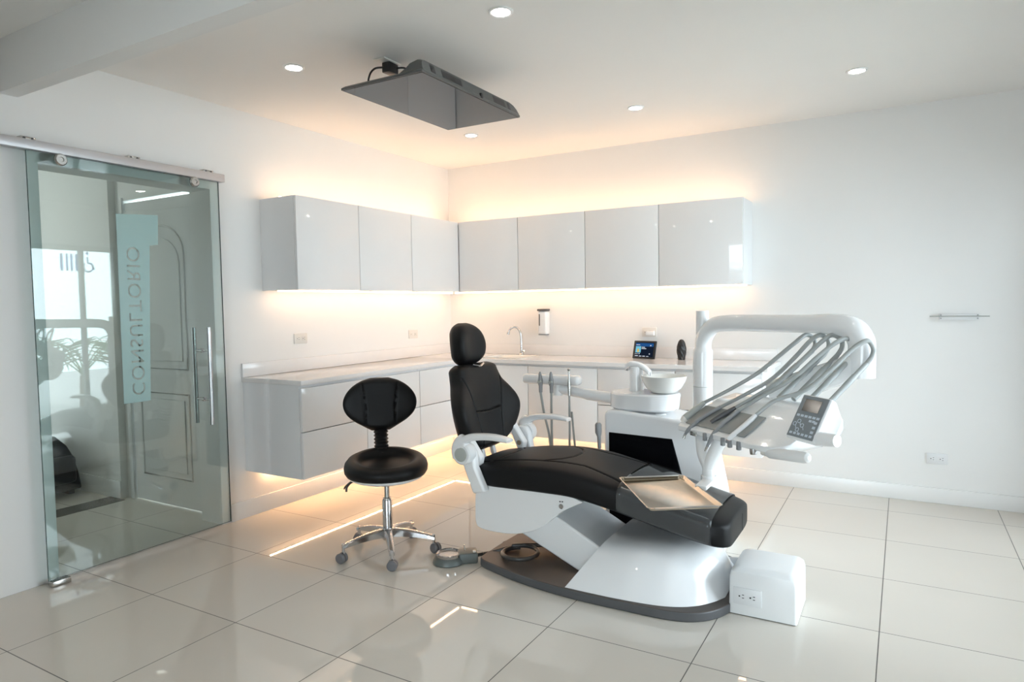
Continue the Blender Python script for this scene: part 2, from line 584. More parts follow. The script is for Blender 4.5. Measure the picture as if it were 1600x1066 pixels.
def palm(loc, n, length, label, seed):
    rnd = random.Random(seed)
    t = thing('palm', label, 'plant', loc)
    c = V(*loc)
    bm = BM()
    tube(bm, [c, c + V(0, 0, 0.25), c + V(0.02, 0.01, 0.5)], [0.07, 0.06, 0.045], 12)
    obj('trunk', bm, M['trunk'], t)
    for k in range(n):
        az = 2 * PI * k / n + rnd.uniform(-0.2, 0.2)
        el = rnd.uniform(0.75, 1.25)
        d = V(math.cos(az), math.sin(az), 0)
        L = length * rnd.uniform(0.85, 1.1)
        stem = []
        for i in range(15):
            s = i / 14
            stem.append(c + V(0.02, 0.01, 0.5) + d * (L * s * math.cos(el * (1 - 0.55 * s))) + V(0, 0, L * (math.sin(el) * s - 0.62 * s ** 2.4)))
        bm = BM()
        tube(bm, stem, [0.012 * (1 - 0.7 * i / 14) for i in range(15)], 6)
        side = d.cross(V(0, 0, 1))
        for i in range(3, 15):
            s = i / 14
            ll = length * 0.34 * math.sin(PI * (0.15 + 0.8 * s))
            for sg in (-1, 1):
                p = stem[i]
                tip = p + side * sg * ll * 0.85 + d * ll * 0.55 - V(0, 0, ll * 0.28)
                wv = d * 0.016
                mid = p.lerp(tip, 0.5) + V(0, 0, 0.03)
                vs = [bm.verts.new(q) for q in (p - wv * 0.4, p + wv * 0.4, mid + wv, tip, mid - wv)]
                bm.faces.new(vs)
        obj('frond', bm, M['leaf'], t)
    return t


# ------------------------------------------------------------------ glass door, rail, sign
def build_glass_door():
    gx0, gx1, y0, y1, z0, z1 = 0.060, 0.070, -3.53, -2.494, 0.03, 2.117
    bm = box(BM(), (gx0, y0, z0), (gx1, y1, z1))
    bm.faces.ensure_lookup_table()
    for f in bm.faces:
        if abs(f.normal.x) < 0.5:
            f.material_index = 1
    d = struct(obj('door_1', bm, None, mats=[M['glassdoor'], M['glassedge']]), 'greenish sliding glass door with a frosted lettered strip')
    # pull bars on both faces of the glass, joined by stand-offs
    for x in (0.142, 0.0):
        bm = BM()
        cyl(bm, (x, -2.65, 0.668), (x, -2.65, 1.243), 0.0125, seg=20)
        h = obj('pull_bar', bm, M['chrome'], d)
    for z in (1.105, 0.815):
        bm = BM()
        cyl(bm, (0.0, -2.65, z), (0.142, -2.65, z), 0.006, seg=14)
        lathe(bm, [(0.001, 0.0), (0.013, 0.0), (0.013, 0.012), (0.001, 0.012)], (0.0705, -2.65, z), 18, axis=(1, 0, 0))
        obj('pull_bar_standoff', bm, M['chrome'], d)
    for y in (-3.385, -2.662):
        bm = lathe(BM(), [(0.001, 0), (0.026, 0), (0.030, 0.004), (0.030, 0.014), (0.024, 0.022), (0.012, 0.022), (0.010, 0.017), (0.001, 0.017)], (0.0705, y, 2.093), 24, axis=(1, 0, 0))
        obj('roller', bm, M['steel'], d)
    # frosted strip with the word left clear, lettered to be read from the corridor
    cu = bpy.data.curves.new('frosted_sign', 'FONT')
    cu.body = 'CONSULTORIO'
    cu.size = 0.105
    cu.space_character = 1.12
    cu.align_x = 'LEFT'
    tmp = bpy.data.objects.new('tmp_text', cu)
    COL.objects.link(tmp)
    dg = bpy.context.evaluated_depsgraph_get()
    w = max(1e-3, tmp.evaluated_get(dg).dimensions.x)
    hgt = tmp.evaluated_get(dg).dimensions.y
    text_me = bpy.data.meshes.new_from_object(tmp.evaluated_get(dg))
    bpy.data.objects.remove(tmp)
    # letters: run upwards (z), tops towards +y as seen from this side
    s_len, s_hgt = 0.80 / w, 0.072 / hgt
    Ys, Zs = -3.075, 0.885
    bmt = BM()
    bmt.from_mesh(text_me)
    for v in bmt.verts:
        px, py = v.co.x * s_len, v.co.y * s_hgt
        v.co = V(0.0, Ys + py, Zs + px)
    r = bmesh.ops.extrude_face_region(bmt, geom=bmt.faces[:])
    vv = [e for e in r['geom'] if isinstance(e, bmesh.types.BMVert)]
    bmesh.ops.translate(bmt, vec=(0.02, 0, 0), verts=vv)
    bmesh.ops.translate(bmt, vec=(0.0615, 0, 0), verts=bmt.verts[:])
    bmesh.ops.remove_doubles(bmt, verts=bmt.verts[:], dist=1e-6)
    bmesh.ops.recalc_face_normals(bmt, faces=bmt.faces[:])
    cut_me = bpy.data.meshes.new('cut')
    bmt.to_mesh(cut_me)
    bmt.free()
    cut = bpy.data.objects.new('cut', cut_me)
    COL.objects.link(cut)
    film_poly = [(-3.125, 0.85), (-2.977, 0.85), (-2.945, 1.705), (-2.895, 1.712), (-2.890, 1.876), (-3.122, 1.860), (-3.122, 1.70)]
    bmf = prism(BM(), film_poly, 'x', 0.0702, 0.0710)
    film = obj('frosted_sign', bmf, M['frost'], d)
    md = film.modifiers.new('letters', 'BOOLEAN')
    md.operation, md.object, md.solver = 'DIFFERENCE', cut, 'EXACT'
    bpy.context.view_layer.update()
    dg = bpy.context.evaluated_depsgraph_get()
    new = bpy.data.meshes.new_from_object(film.evaluated_get(dg))
    film.modifiers.clear()
    film.data = new
    bpy.data.objects.remove(cut)
    # aluminium head rail, its brackets, floor guide
    t = thing('door_rail', 'satin metal sliding rail above the glass door', 'rail', (0.03, -3.6, 2.12))
    boxo('track', (0.030, -5.0, 2.121), (0.076, -2.452, 2.168), M['aluminium'], t, bev=0.003)
    for y in (-3.504, -2.99, -2.537, -4.2):
        bm = box(BM(), (0.0, y - 0.034, 2.170), (0.040, y + 0.034, 2.186), 0.002)
        o = obj('bracket', bm, M['steel'], t)
        for k in (-1, 1):
            bm = lathe(BM(), [(0.001, 0), (0.006, 0), (0.006, 0.004), (0.001, 0.004)], (0.038, y + k * 0.018, 2.178), 10, axis=(1, 0, 0))
            obj('screw', bm, M['darkgrey'], o)
    gd = boxo('floor_guide', (0.045, -3.525, 0.0), (0.095, -3.44, 0.028), M['steel'], bev=0.003)
    tag(gd, 'small steel guide block on the floor under the glass door', 'door guide')


# ------------------------------------------------------------------ cabinets
def carcass(bm, x0, x1, y0, y1, z0, z1, front):
    """open-fronted box of boards; front is '+x' or '-y'"""
    t = 0.018
    box(bm, (x0, y0, z0), (x1, y1, z0 + t))
    box(bm, (x0, y0, z1 - t), (x1, y1, z1))
    if front == '+x':
        box(bm, (x0, y0, z0 + t), (x1, y0 + t, z1 - t))
        box(bm, (x0, y1 - t, z0 + t), (x1, y1, z1 - t))
        box(bm, (x0, y0 + t, z0 + t), (x0 + t, y1 - t, z1 - t))
    else:
        box(bm, (x0, y0, z0 + t), (x0 + t, y1, z1 - t))
        box(bm, (x1 - t, y0, z0 + t), (x1, y1, z1 - t))
        box(bm, (x0 + t, y1 - t, z0 + t), (x1 - t, y1, z1 - t))
    return bm


def build_cabinets():
    g = 0.0026
    zb, zt = 1.466, 2.064
    D = 0.334
    up = [(-2.140, -1.567, 'glossy white wall cabinet at the left end, nearest the glass door'),
          (-1.567, -0.979, 'glossy white wall cabinet, second from the glass door end'),
          (-0.979, -0.336, 'glossy white wall cabinet on the left wall, next to the room corner')]
    for y0, y1, lab in up:
        t = thing('wall_cabinet', lab, 'cabinet', (0.002, (y0 + y1) / 2, zb), 'wall cabinets in a corner run')
        obj('carcass', carcass(BM(), 0.002, D - 0.021, y0 + 0.0008, y1 - 0.0008, zb, zt, '+x'), M['carcass'], t)
        boxo('door', (D - 0.020, y0 + g, zb), (D, y1 - g, zt), M['cab'], t, bev=0.0012)
    up = [(0.002, 0.921, 'glossy white wall cabinet on the back wall, next to the room corner'),
          (0.921, 1.521, 'glossy white wall cabinet above the soap dispenser side of the sink'),
          (1.521, 2.109, 'glossy white wall cabinet above the small tablet display'),
          (2.109, 2.706, 'glossy white wall cabinet at the right end of the run')]
    for i, (x0, x1, lab) in enumerate(up):
        t = thing('wall_cabinet', lab, 'cabinet', ((x0 + x1) / 2, -0.002, zb), 'wall cabinets in a corner run')
        obj('carcass', carcass(BM(), x0 + 0.0008, x1 - 0.0008, -D + 0.021, -0.002, zb, zt, '-y'), M['carcass'], t)
        boxo('door', ((D + 0.002) if i == 0 else x0 + g, -D, zb), (x1 - g, -D + 0.020, zt), M['cab'], t, bev=0.0012)
    # base units hung on the walls
    z0, z1, zm = 0.302, 0.872, 0.590
    base = [(-2.316, -1.745, 'floating white drawer unit at the left end, behind the stool'),
            (-1.745, -1.163, 'floating white drawer unit, second from the left end'),
            (-1.163, -0.534, 'floating white drawer unit on the left wall beside the room corner')]
    for i, (y0, y1, lab) in enumerate(base):
        t = thing('drawer_unit', lab, 'cabinet', (0.002, (y0 + y1) / 2, z0), 'floating base cabinets')
        obj('carcass', carcass(BM(), 0.002, 0.504, y0 + 0.001, y1 - 0.001, z0, 0.878, '+x'), M['carcass'], t)
        if i == 0:
            boxo('end_panel', (0.002, y0 - 0.004, z0), (0.235, y0 + 0.0008, 0.878), M['carcass'], t)
            boxo('end_panel', (0.2365, y0 - 0.004, z0), (0.507, y0 + 0.0008, 0.878), M['carcass'], t)
        boxo('drawer', (0.506, y0 + g, zm + g), (0.526, y1 - g, z1 - 0.012), M['cab'], t, bev=0.0015)
        boxo('drawer', (0.506, y0 + g, z0), (0.526, y1 - g, zm - g), M['cab'], t, bev=0.0015)
    base = [(0.002, 1.104, 1, 'floating white base cabinet with one door under the sink corner'),
            (1.104, 1.696, 1, 'floating white base cabinet with one door right of the sink'),
            (1.696, 2.286, 2, 'floating white drawer unit under the tablet display'),
            (2.286, 2.868, 2, 'floating white drawer unit at the right end of the counter')]
    for i, (x0, x1, n, lab) in enumerate(base):
        t = thing('base_cabinet' if n == 1 else 'drawer_unit', lab, 'cabinet', ((x0 + x1) / 2, -0.002, z0), 'floating base cabinets')
        obj('carcass', carcass(BM(), x0 + 0.001, x1 - 0.001, -0.504, -0.002, z0, 0.878, '-y'), M['carcass'], t)
        xa = 0.530 if i == 0 else x0 + g
        if n == 1:
            boxo('door', (xa, -0.526, z0), (x1 - g, -0.506, z1 - 0.012), M['cab'], t, bev=0.0015)
        else:
            boxo('drawer', (xa, -0.526, zm + g), (x1 - g, -0.506, z1 - 0.012), M['cab'], t, bev=0.0015)
            boxo('drawer', (xa, -0.526, z0), (x1 - g, -0.506, zm - g), M['cab'], t, bev=0.0015)
    # L-shaped worktop with the sink hole, upstand
    za, zb2 = 0.880, 0.910
    t = thing('countertop', 'white quartz L-shaped countertop with low upstand over the base cabinets', 'countertop', (0.54, -0.54, za))
    bm = BM()
    hx0, hx1, hy0, hy1 = 0.60, 1.00, -0.43, -0.13
    xs = [0.002, hx0, hx1, 2.905]
    ys = [-0.542, hy0, hy1, -0.002]
    grid = {}
    for zi, z in enumerate((za, zb2)):
        for i, x in enumerate(xs):
            for j, y in enumerate(ys):
                grid[(i, j, zi)] = bm.verts.new((x, y, z))
    for zi in (0, 1):
        for i in range(3):
            for j in range(3):
                if (i, j) != (1, 1):
                    bm.faces.new([grid[k] for k in ((i, j, zi), (i + 1, j, zi), (i + 1, j + 1, zi), (i, j + 1, zi))])
    def wallf(a, b):
        bm.faces.new([grid[(*a, 0)], grid[(*b, 0)], grid[(*b, 1)], grid[(*a, 1)]])
    for i in range(3):
        wallf((i, 0), (i + 1, 0)); wallf((i, 3), (i + 1, 3)); wallf((0, i), (0, i + 1)); wallf((3, i), (3, i + 1))
    for a, b in (((1, 1), (2, 1)), ((2, 1), (2, 2)), ((2, 2), (1, 2)), ((1, 2), (1, 1))):
        wallf(a, b)
    obj('worktop', bm, M['counter'], t, bevel=0.002)
    boxo('worktop', (0.002, -2.330, za), (0.542, -0.5425, zb2), M['counter'], t, bev=0.002)
    boxo('upstand', (0.002, -2.330, zb2 + 0.0005), (0.018, -0.019, 0.998), M['counter'], t, bev=0.002)
    boxo('upstand', (0.002, -0.018, zb2 + 0.0005), (2.885, -0.002, 0.998), M['counter'], t, bev=0.002)
    # sink bowl in the hole
    s = thing('sink', 'white inset sink bowl in the counter below the tap', 'sink', (0.80, -0.28, 0.79))
    bm = BM()
    def rr(x0, x1, y0, y1, r, z):
        out = []
        for cx, cy, a0 in ((x1 - r, y1 - r, 0), (x0 + r, y1 - r, PI / 2), (x0 + r, y0 + r, PI), (x1 - r, y0 + r, 1.5 * PI)):
            for k in range(5):
                a = a0 + k * PI / 8
                out.append(V(cx + r * math.cos(a), cy + r * math.sin(a), z))
        return out
    e = 0.012
    loft(bm, [rr(hx0 - e, hx1 + e, hy0 - e, hy1 + e, 0.05, 0.9105), rr(hx0 - e, hx1 + e, hy0 - e, hy1 + e, 0.05, 0.914),
              rr(hx0 + 0.004, hx1 - 0.004, hy0 + 0.004, hy1 - 0.004, 0.04, 0.914), rr(hx0 + 0.008, hx1 - 0.008, hy0 + 0.008, hy1 - 0.008, 0.04, 0.90),
              rr(hx0 + 0.03, hx1 - 0.03, hy0 + 0.03, hy1 - 0.03, 0.04, 0.79)], (False, True))
    obj('bowl', bm, M['ceramic'], s)
    bm = lathe(BM(), [(0.001, 0), (0.022, 0), (0.022, 0.004), (0.001, 0.004)], (0.80, -0.28, 0.7905), 20)
    obj('drain', bm, M['chrome'], s)
    # chrome swan-neck tap
    t = thing('tap', 'chrome swan-neck tap standing behind the sink', 'tap', (0.805, -0.10, 0.91))
    bm = lathe(BM(), [(0.001, 0), (0.026, 0), (0.026, 0.006), (0.016, 0.016), (0.013, 0.035), (0.001, 0.035)], (0.805, -0.09, 0.9105), 24)
    obj('tap_base', bm, M['chrome'], t)
    pts = spline([(0.805, -0.09, 0.93), (0.803, -0.09, 1.03), (0.798, -0.092, 1.10), (0.776, -0.10, 1.145), (0.745, -0.115, 1.155), (0.715, -0.13, 1.135), (0.703, -0.137, 1.105)], 6)
    obj('spout', tube(BM(), pts, 0.0088, 14), M['chrome'], t)
    bm = BM()
    cyl(bm, (0.705, -0.136, 1.112), (0.700, -0.139, 1.090), 0.0125, seg=16)
    obj('aerator', bm, M['steel'], t)
    bm = BM()
    cyl(bm, (0.817, -0.10, 0.938), (0.845, -0.118, 0.95), 0.006, 0.008, seg=12)
    obj('tap_lever', bm, M['chrome'], t)


def build_leds():
    rows = [('warm light strip along the top of the left wall cabinets', (0.15, -2.11, 2.066), (0.165, -0.18, 2.074)),
            ('warm light strip along the top of the back wall cabinets', (0.18, -0.165, 2.066), (2.68, -0.15, 2.074)),
            ('warm light strip under the left wall cabinets', (0.110, -2.11, 1.458), (0.125, -0.14, 1.465)),
            ('warm light strip under the back wall cabinets', (0.14, -0.125, 1.458), (2.69, -0.110, 1.465)),
            ('warm light strip under the floating drawers on the left wall', (0.030, -2.18, 0.296), (0.037, -0.05, 0.301)),
            ('warm light strip under the floating cabinets on the back wall', (0.045, -0.037, 0.296), (2.60, -0.030, 0.301))]
    for lab, lo, hi in rows:
        t = thing('light_strip', lab, 'light strip', [(a + b) / 2 for a, b in zip(lo, hi)], 'warm strips on the cabinets')
        boxo('diffuser', lo, hi, M['led_low'] if hi[2] < 1 else M['led_top'] if hi[2] > 2 else M['led'], t)
    lab = {(0.89, -2.625): 'recessed ceiling light at left, nearest the glass door', (2.153, -2.620): 'recessed ceiling light at the top, right of the hanging screen',
           (0.88, -0.936): 'recessed ceiling light near the corner, below the hanging screen', (2.153, -0.933): 'recessed ceiling light above the back cabinets, middle of its row',
           (3.429, -0.930): 'recessed ceiling light at the right, near the bare back wall', (3.429, -2.620): 'recessed ceiling light over the front right of the room',
           (0.89, -4.4): 'recessed ceiling light before the beam at the left', (2.153, -4.4): 'recessed ceiling light before the beam at the right'}
    first = None
    for (x, y), l in lab.items():
        if first is None:
            first = thing('ceiling_light', l, 'ceiling light', (x, y, H), 'recessed ceiling lights')
            bm = lathe(BM(), [(0.040, -0.001), (0.040, -0.006), (0.047, -0.008), (0.054, -0.005), (0.054, -0.001)], (x, y, H), 36)
            bmesh.ops.delete(bm, geom=[f for f in bm.faces if len(f.verts) > 4], context='FACES_ONLY')
            obj('trim_ring', bm, M['whitesatin'], first)
            bm = lathe(BM(), [(0.001, -0.002), (0.039, -0.002), (0.039, -0.004), (0.001, -0.004)], (x, y, H), 32)
            obj('diffuser', bm, M['spot'], first)
            fx, fy = x, y
        else:
            dup(first, (x - fx, y - fy, 0), l)
    # unseen lamp added to brighten the corridor
    t = thing('corridor_fill_light', 'unseen fill light added in the corridor ceiling beyond the glass door', 'ceiling light', (-1.9, -3.4, H))
    obj('diffuser', lathe(BM(), [(0.001, -0.004), (0.10, -0.004), (0.10, -0.012), (0.001, -0.012)], (-1.9, -3.4, H), 32), M['spot'], t)


# ------------------------------------------------------------------ small wall things
def outlet(name, label, c, nrm, m, w=0.118, h=0.072, slots=True):
    """double socket plate; nrm is 'x' (left wall) or 'y' (back wall) """
    t = thing(name, label, 'outlet', c)
    cx, cy, cz = c
    def place(bm, a0, a1, z0, z1, d0, d1, bev=0.0):
        if nrm == 'x':
            return box(bm, (cx + d0, cy + a0, cz + z0), (cx + d1, cy + a1, cz + z1), bev)
        return box(bm, (cx + a0, cy - d1, cz + z0), (cx + a1, cy - d0, cz + z1), bev)
    obj('plate', place(BM(), -w / 2, w / 2, -h / 2, h / 2, 0.0005, 0.008, 0.003), m, t)
    for k in (-1, 1):
        o = obj('socket', place(BM(), k * 0.026 - 0.017, k * 0.026 + 0.017, -0.016, 0.016, 0.008, 0.010, 0.001), m, t)
        bm = BM()
        place(bm, k * 0.026 + 0.002, k * 0.026 + 0.009, -0.008, -0.0055, 0.010, 0.0106)
        place(bm, k * 0.026 + 0.002, k * 0.026 + 0.009, 0.0055, 0.008, 0.010, 0.0106)
        place(bm, k * 0.026 - 0.011, k * 0.026 - 0.006, -0.0025, 0.0025, 0.010, 0.0106)
        obj('slot', bm, M['slot'], o)
    return t


def build_small():
    outlet('wall_outlet', 'ivory double outlet on the left wall, nearer the glass door', (0.0, -1.83, 1.135), 'x', M['outlet'])
    outlet('wall_outlet', 'ivory double outlet on the left wall, nearer the room corner', (0.0, -0.572, 1.108), 'x', M['outlet'])
    outlet('wall_outlet', 'white double outlet low on the bare right part of the back wall', (3.871, 0.0, 0.294), 'y', M['outletw'])
    t = outlet('wall_outlet', 'ivory outlet with a plugged-in white adapter above the tablet display', (1.925, 0.0, 1.114), 'y', M['outlet'], 0.12, 0.075)
    bm = box(BM(), (1.905, -0.042, 1.088), (1.972, -0.0112, 1.122), 0.006, 3)
    ad = obj('power_adapter', bm, M['whitesatin'])
    tag(ad, 'white power adapter plugged into the outlet above the tablet', 'adapter')
    # soap dispenser
    t = thing('soap_dispenser', 'white wall soap dispenser with a dark cap above the counter', 'soap dispenser', (1.0, 0.0, 1.09))
    bm = box(BM(), (0.960, -0.078, 1.092), (1.040, -0.0005, 1.290), 0.014, 3)
    obj('housing', bm, M['whitesatin'], t)
    obj('cap', box(BM(), (0.957, -0.083, 1.2905), (1.043, -0.0005, 1.309), 0.005, 2), M['darkgrey'], t)
    boxo('level_window', (0.974, -0.0796, 1.165), (0.982, -0.0775, 1.265), M['slot'], t)
    boxo('push_lip', (0.966, -0.074, 1.085), (1.034, -0.010, 1.0925), M['midgrey'], t)
    # acrylic holder on the right wall
    t = thing('wall_holder', 'narrow white wall holder with a thin rod, high on the right of the back wall', 'holder', (3.975, 0.0, 1.226))
    obj('holder_bar', box(BM(), (3.868, -0.030, 1.206), (4.082, -0.0005, 1.246), 0.004, 2), M['outletw'], t)
    bm = BM()
    cyl(bm, (3.815, -0.034, 1.229), (4.135, -0.034, 1.229), 0.0035, seg=10)
    obj('rod', bm, M['lightgrey'], t)
    for x in (3.877, 4.073):
        for z in (1.216, 1.237):
            obj('screw', lathe(BM(), [(0.001, 0), (0.004, 0), (0.004, 0.003), (0.001, 0.003)], (x, -0.030, z), 10, axis=(0, -1, 0)), M['midgrey'], t)
    # tablet display
    t = thing('tablet', 'small black smart display with a lit blue screen on the counter', 'tablet', (1.935, -0.15, 0.91))
    tilt = Matrix.Translation((1.922, -0.150, 0.9135)) @ Matrix.Rotation(math.radians(-14), 4, 'Z') @ Matrix.Rotation(math.radians(-14), 4, 'X')
    W2, HH = 0.102, 0.142
    obj('body', box(BM(), (-W2, 0, 0.0), (W2, 0.012, HH), 0.0055, 3, tilt), M['blackplastic'], t)
    s = obj('screen', box(BM(), (-0.082, -0.0008, 0.014), (0.082, 0.0004, HH - 0.014), 0, 2, tilt), M['scr_dark'], t)
    obj('screen_banner', box(BM(), (-0.080, -0.0014, 0.096), (0.080, -0.0006, 0.122), 0, 2, tilt), M['scr_blue'], s)
    ar = obj('cover_picture', box(BM(), (-0.078, -0.0020, 0.046), (-0.030, -0.0010, 0.096), 0, 2, tilt), M['scr_cyan'], s)
    obj('cover_picture', box(BM(), (-0.062, -0.0026, 0.050), (-0.046, -0.0018, 0.076), 0, 2, tilt), M['scr_yel'], s)
    for (a, b, c, d) in ((-0.024, 0.004, 0.086, 0.092), (-0.024, 0.018, 0.076, 0.081), (-0.076, -0.042, 0.106, 0.110), (-0.078, -0.072, 0.034, 0.040),
                         (-0.064, -0.056, 0.034, 0.040), (-0.046, -0.036, 0.034, 0.040), (-0.078, -0.050, 0.018, 0.024), (-0.040, -0.018, 0.016, 0.022),
                         (-0.008, 0.014, 0.016, 0.022), (0.026, 0.046, 0.016, 0.020), (0.048, 0.056, 0.034, 0.042), (0.050, 0.060, 0.100, 0.108)):
        obj('screen_text', box(BM(), (a, -0.0024, c), (b, -0.0014, d), 0, 2, tilt), M['scr_txt'], s)
    obj('stand', box(BM(), (-0.06, 0.012, 0.0), (0.06, 0.050, 0.07), 0.01, 3, Matrix.Translation((1.924, -0.146, 0.9135)) @ Matrix.Rotation(math.radians(-14), 4, 'Z')), M['blackplastic'], t)
    # dark pine-cone shaped ornament
    t = thing('ornament', 'dark egg-shaped cone ornament on the counter right of the tablet', 'ornament', (2.215, -0.12, 0.91))
    bm = BM()
    prof = [(0.001, 0), (0.027, 0), (0.028, 0.008), (0.030, 0.03), (0.034, 0.055), (0.0355, 0.075), (0.033, 0.10), (0.028, 0.122), (0.021, 0.140), (0.012, 0.152), (0.001, 0.156)]
    rings = []
    for k in range(41):
        z = 0.156 * k / 40
        for i in range(len(prof) - 1):
            if prof[i][1] <= z <= prof[i + 1][1] and prof[i + 1][1] > prof[i][1]:
                s = (z - prof[i][1]) / (prof[i + 1][1] - prof[i][1])
                r = prof[i][0] + s * (prof[i + 1][0] - prof[i][0])
        rings.append([V(2.215 + (r * (1 + 0.06 * math.sin(9 * a + k * 0.55) * (0.2 < k / 40))) * math.cos(a), -0.12 + r * (1 + 0.06 * math.sin(9 * a + k * 0.55)) * math.sin(a), 0.9105 + z)
                      for a in [2 * PI * i / 48 for i in range(48)]])
    loft(bm, rings)
    obj('cone', bm, M['blackplastic'], t, ang=80)


# ------------------------------------------------------------------ screen hung under the ceiling
def build_tv():
    x0, x1, y0, y1, z = 1.288, 1.786, -2.700, -1.806, 2.400
    t = thing('ceiling_screen', 'flat black TV screen hung face down under the ceiling', 'television', ((x0 + x1) / 2, (y0 + y1) / 2, z))
    def ring(ins_l, ins_r, ins_y, zz, r=0.02):
        out = []
        for cx, cy, a0 in ((x1 - ins_r - r, y1 - ins_y - r, 0), (x0 + ins_l + r, y1 - ins_y - r, PI / 2), (x0 + ins_l + r, y0 + ins_y + r, PI), (x1 - ins_r - r, y0 + ins_y + r, 1.5 * PI)):
            for k in range(5):
                a = a0 + k * PI / 8
                out.append(V(cx + r * math.cos(a), cy + r * math.sin(a), zz))
        return out
    bm = BM()
    loft(bm, [ring(0, 0, 0, z + 0.001, 0.006), ring(0, 0, 0, z + 0.010, 0.006), ring(0.012, 0.004, 0.008, z + 0.018, 0.012), ring(0.05, 0.02, 0.04, z + 0.024, 0.02)])
    obj('casing', bm, M['tvgrey'], t, ang=25)
    # deeper housing with the loudspeakers along the edge nearest the viewer
    bm = BM()
    rings = []
    for y, k in ((y0 + 0.010, 0.25), (y0 + 0.014, 0.62), (y0 + 0.024, 0.88), (y0 + 0.045, 1.0), (y1 - 0.085, 1.0), (y1 - 0.045, 0.85), (y1 - 0.020, 0.55), (y1 - 0.006, 0.18)):
        rings.append([V(x1 - 0.150, y, z + 0.018), V(x1 - 0.003, y, z + 0.010), V(x1 - 0.003 - 0.018 * k, y, z + 0.010 + 0.056 * k), V(x1 - 0.045, y, z + 0.012 + 0.064 * k), V(x1 - 0.090, y, z + 0.016 + 0.050 * k)])
    loft(bm, rings)
    obj('speaker_housing', bm, M['tvgrey'], t, ang=30)
    boxo('screen_glass', (x0 + 0.008, y0 + 0.008, z - 0.0005), (x1 - 0.008, y1 - 0.008, z + 0.0012), M['screen'], t)
    # grilles and sockets on the edge that faces the dentist
    mm = Matrix.Translation((x1 - 0.013, 0, z + 0.039)) @ Matrix.Rotation(math.radians(-18), 4, 'Y')
    for (ya, yb, nm) in ((-2.535, -2.37, 'speaker_grille'), (-2.075, -1.955, 'speaker_grille'), (-2.625, -2.588, 'vent'), (-1.925, -1.90, 'vent')):
        obj(nm, box(BM(), (-0.003, ya, -0.019), (0.0016, yb, 0.019), 0.001, 1, mm), M['blackplastic'], t)
    obj('infrared_window', box(BM(), (x1 - 0.012, -2.215, z + 0.006), (x1 + 0.003, -2.195, z + 0.032), 0.002, 2), M['blackplastic'], t)
    # mount to the ceiling
    boxo('mount_plate', (1.30, -1.93, H - 0.008), (1.38, -1.83, H - 0.0005), M['blackplastic'], t)
    boxo('mount_arm', (1.325, -1.895, z + 0.020), (1.355, -1.865, H - 0.007), M['blackplastic'], t)
    # power socket, plug and lead
    o = thing('ceiling_outlet', 'pale outlet plate on the ceiling above the hanging screen', 'outlet', (1.352, -2.42, H))
    obj('plate', box(BM(), (1.315, -2.49, H - 0.008), (1.388, -2.36, H - 0.0005), 0.002, 2), M['outlet'], o)
    p = thing('power_plug', 'black plug with lead in the ceiling outlet above the screen', 'plug', (1.36, -2.41, H - 0.05))
    obj('plug_body', box(BM(), (1.335, -2.45, H - 0.062), (1.385, -2.375, H - 0.009), 0.006, 2), M['blackplastic'], p)
    obj('lead', tube(BM(), spline([(1.345, -2.445, H - 0.035), (1.325, -2.49, H - 0.05), (1.315, -2.52, H - 0.09), (1.33, -2.54, H - 0.15), (1.38, -2.50, z + 0.032)], 6), 0.005, 8), M['blackplastic'], p)
    obj('lead', tube(BM(), spline([(1.38, -2.39, H - 0.03), (1.42, -2.36, H - 0.03), (1.455, -2.35, H - 0.08), (1.47, -2.34, z + 0.034)], 6), 0.005, 8), M['blackplastic'], p)


# ------------------------------------------------------------------ padded shapes
def pad(outline, thick, M4, wing=0.0, lines=(), ns=70, nr=96, p=2.6, edge=0.03, bulge=0.0, dish=0.0):
    """upholstered pad: outline rows (s, half width), local axes x = width, y = s (up), z = out of the front"""
    bm = BM()
    s0, s1 = outline[0][0], outline[-1][0]
    rings = []
    for i in range(ns + 1):
        f = i / ns
        s = s0 + (s1 - s0) * (0.5 - 0.5 * math.cos(PI * f))
        w = max(lerp_table(outline, s)[0], 0.004)
        e = min(1.0, math.sqrt(max(0.0, 1 - (1 - clampf((s - s0) / edge)) ** 2)) + 0.02) * min(1.0, math.sqrt(max(0.0, 1 - (1 - clampf((s1 - s) / edge)) ** 2)) + 0.02)
        hw = w
        ht = thick / 2 * e
        ring = []
        for xx, zz in se_ring(nr, p, p):
            x, z = hw * xx, ht * zz
            fw = abs(x) / max(0.02, w)
            if zz > 0:
                z += bulge * e * (1 - fw ** 2) - dish * e * (1 - fw ** 2)
                z -= groove((x, s), lines) * min(1, e * 1.2)
            z += wing * (abs(x) / 0.25) ** 2.2
            ring.append(M4 @ V(x, s, z))
        rings.append(ring)
    loft(bm, rings)
    return bm


def frame(origin, xaxis, yaxis):
    x = V(*xaxis).normalized()
    y = V(*yaxis)
    y = (y - x * y.dot(x)).normalized()
    z = x.cross(y)
    m = Matrix(((x.x, y.x, z.x, origin[0]), (x.y, y.y, z.y, origin[1]), (x.z, y.z, z.z, origin[2]), (0, 0, 0, 1)))
    return m


CY = -2.05           # centre line of the dental chair


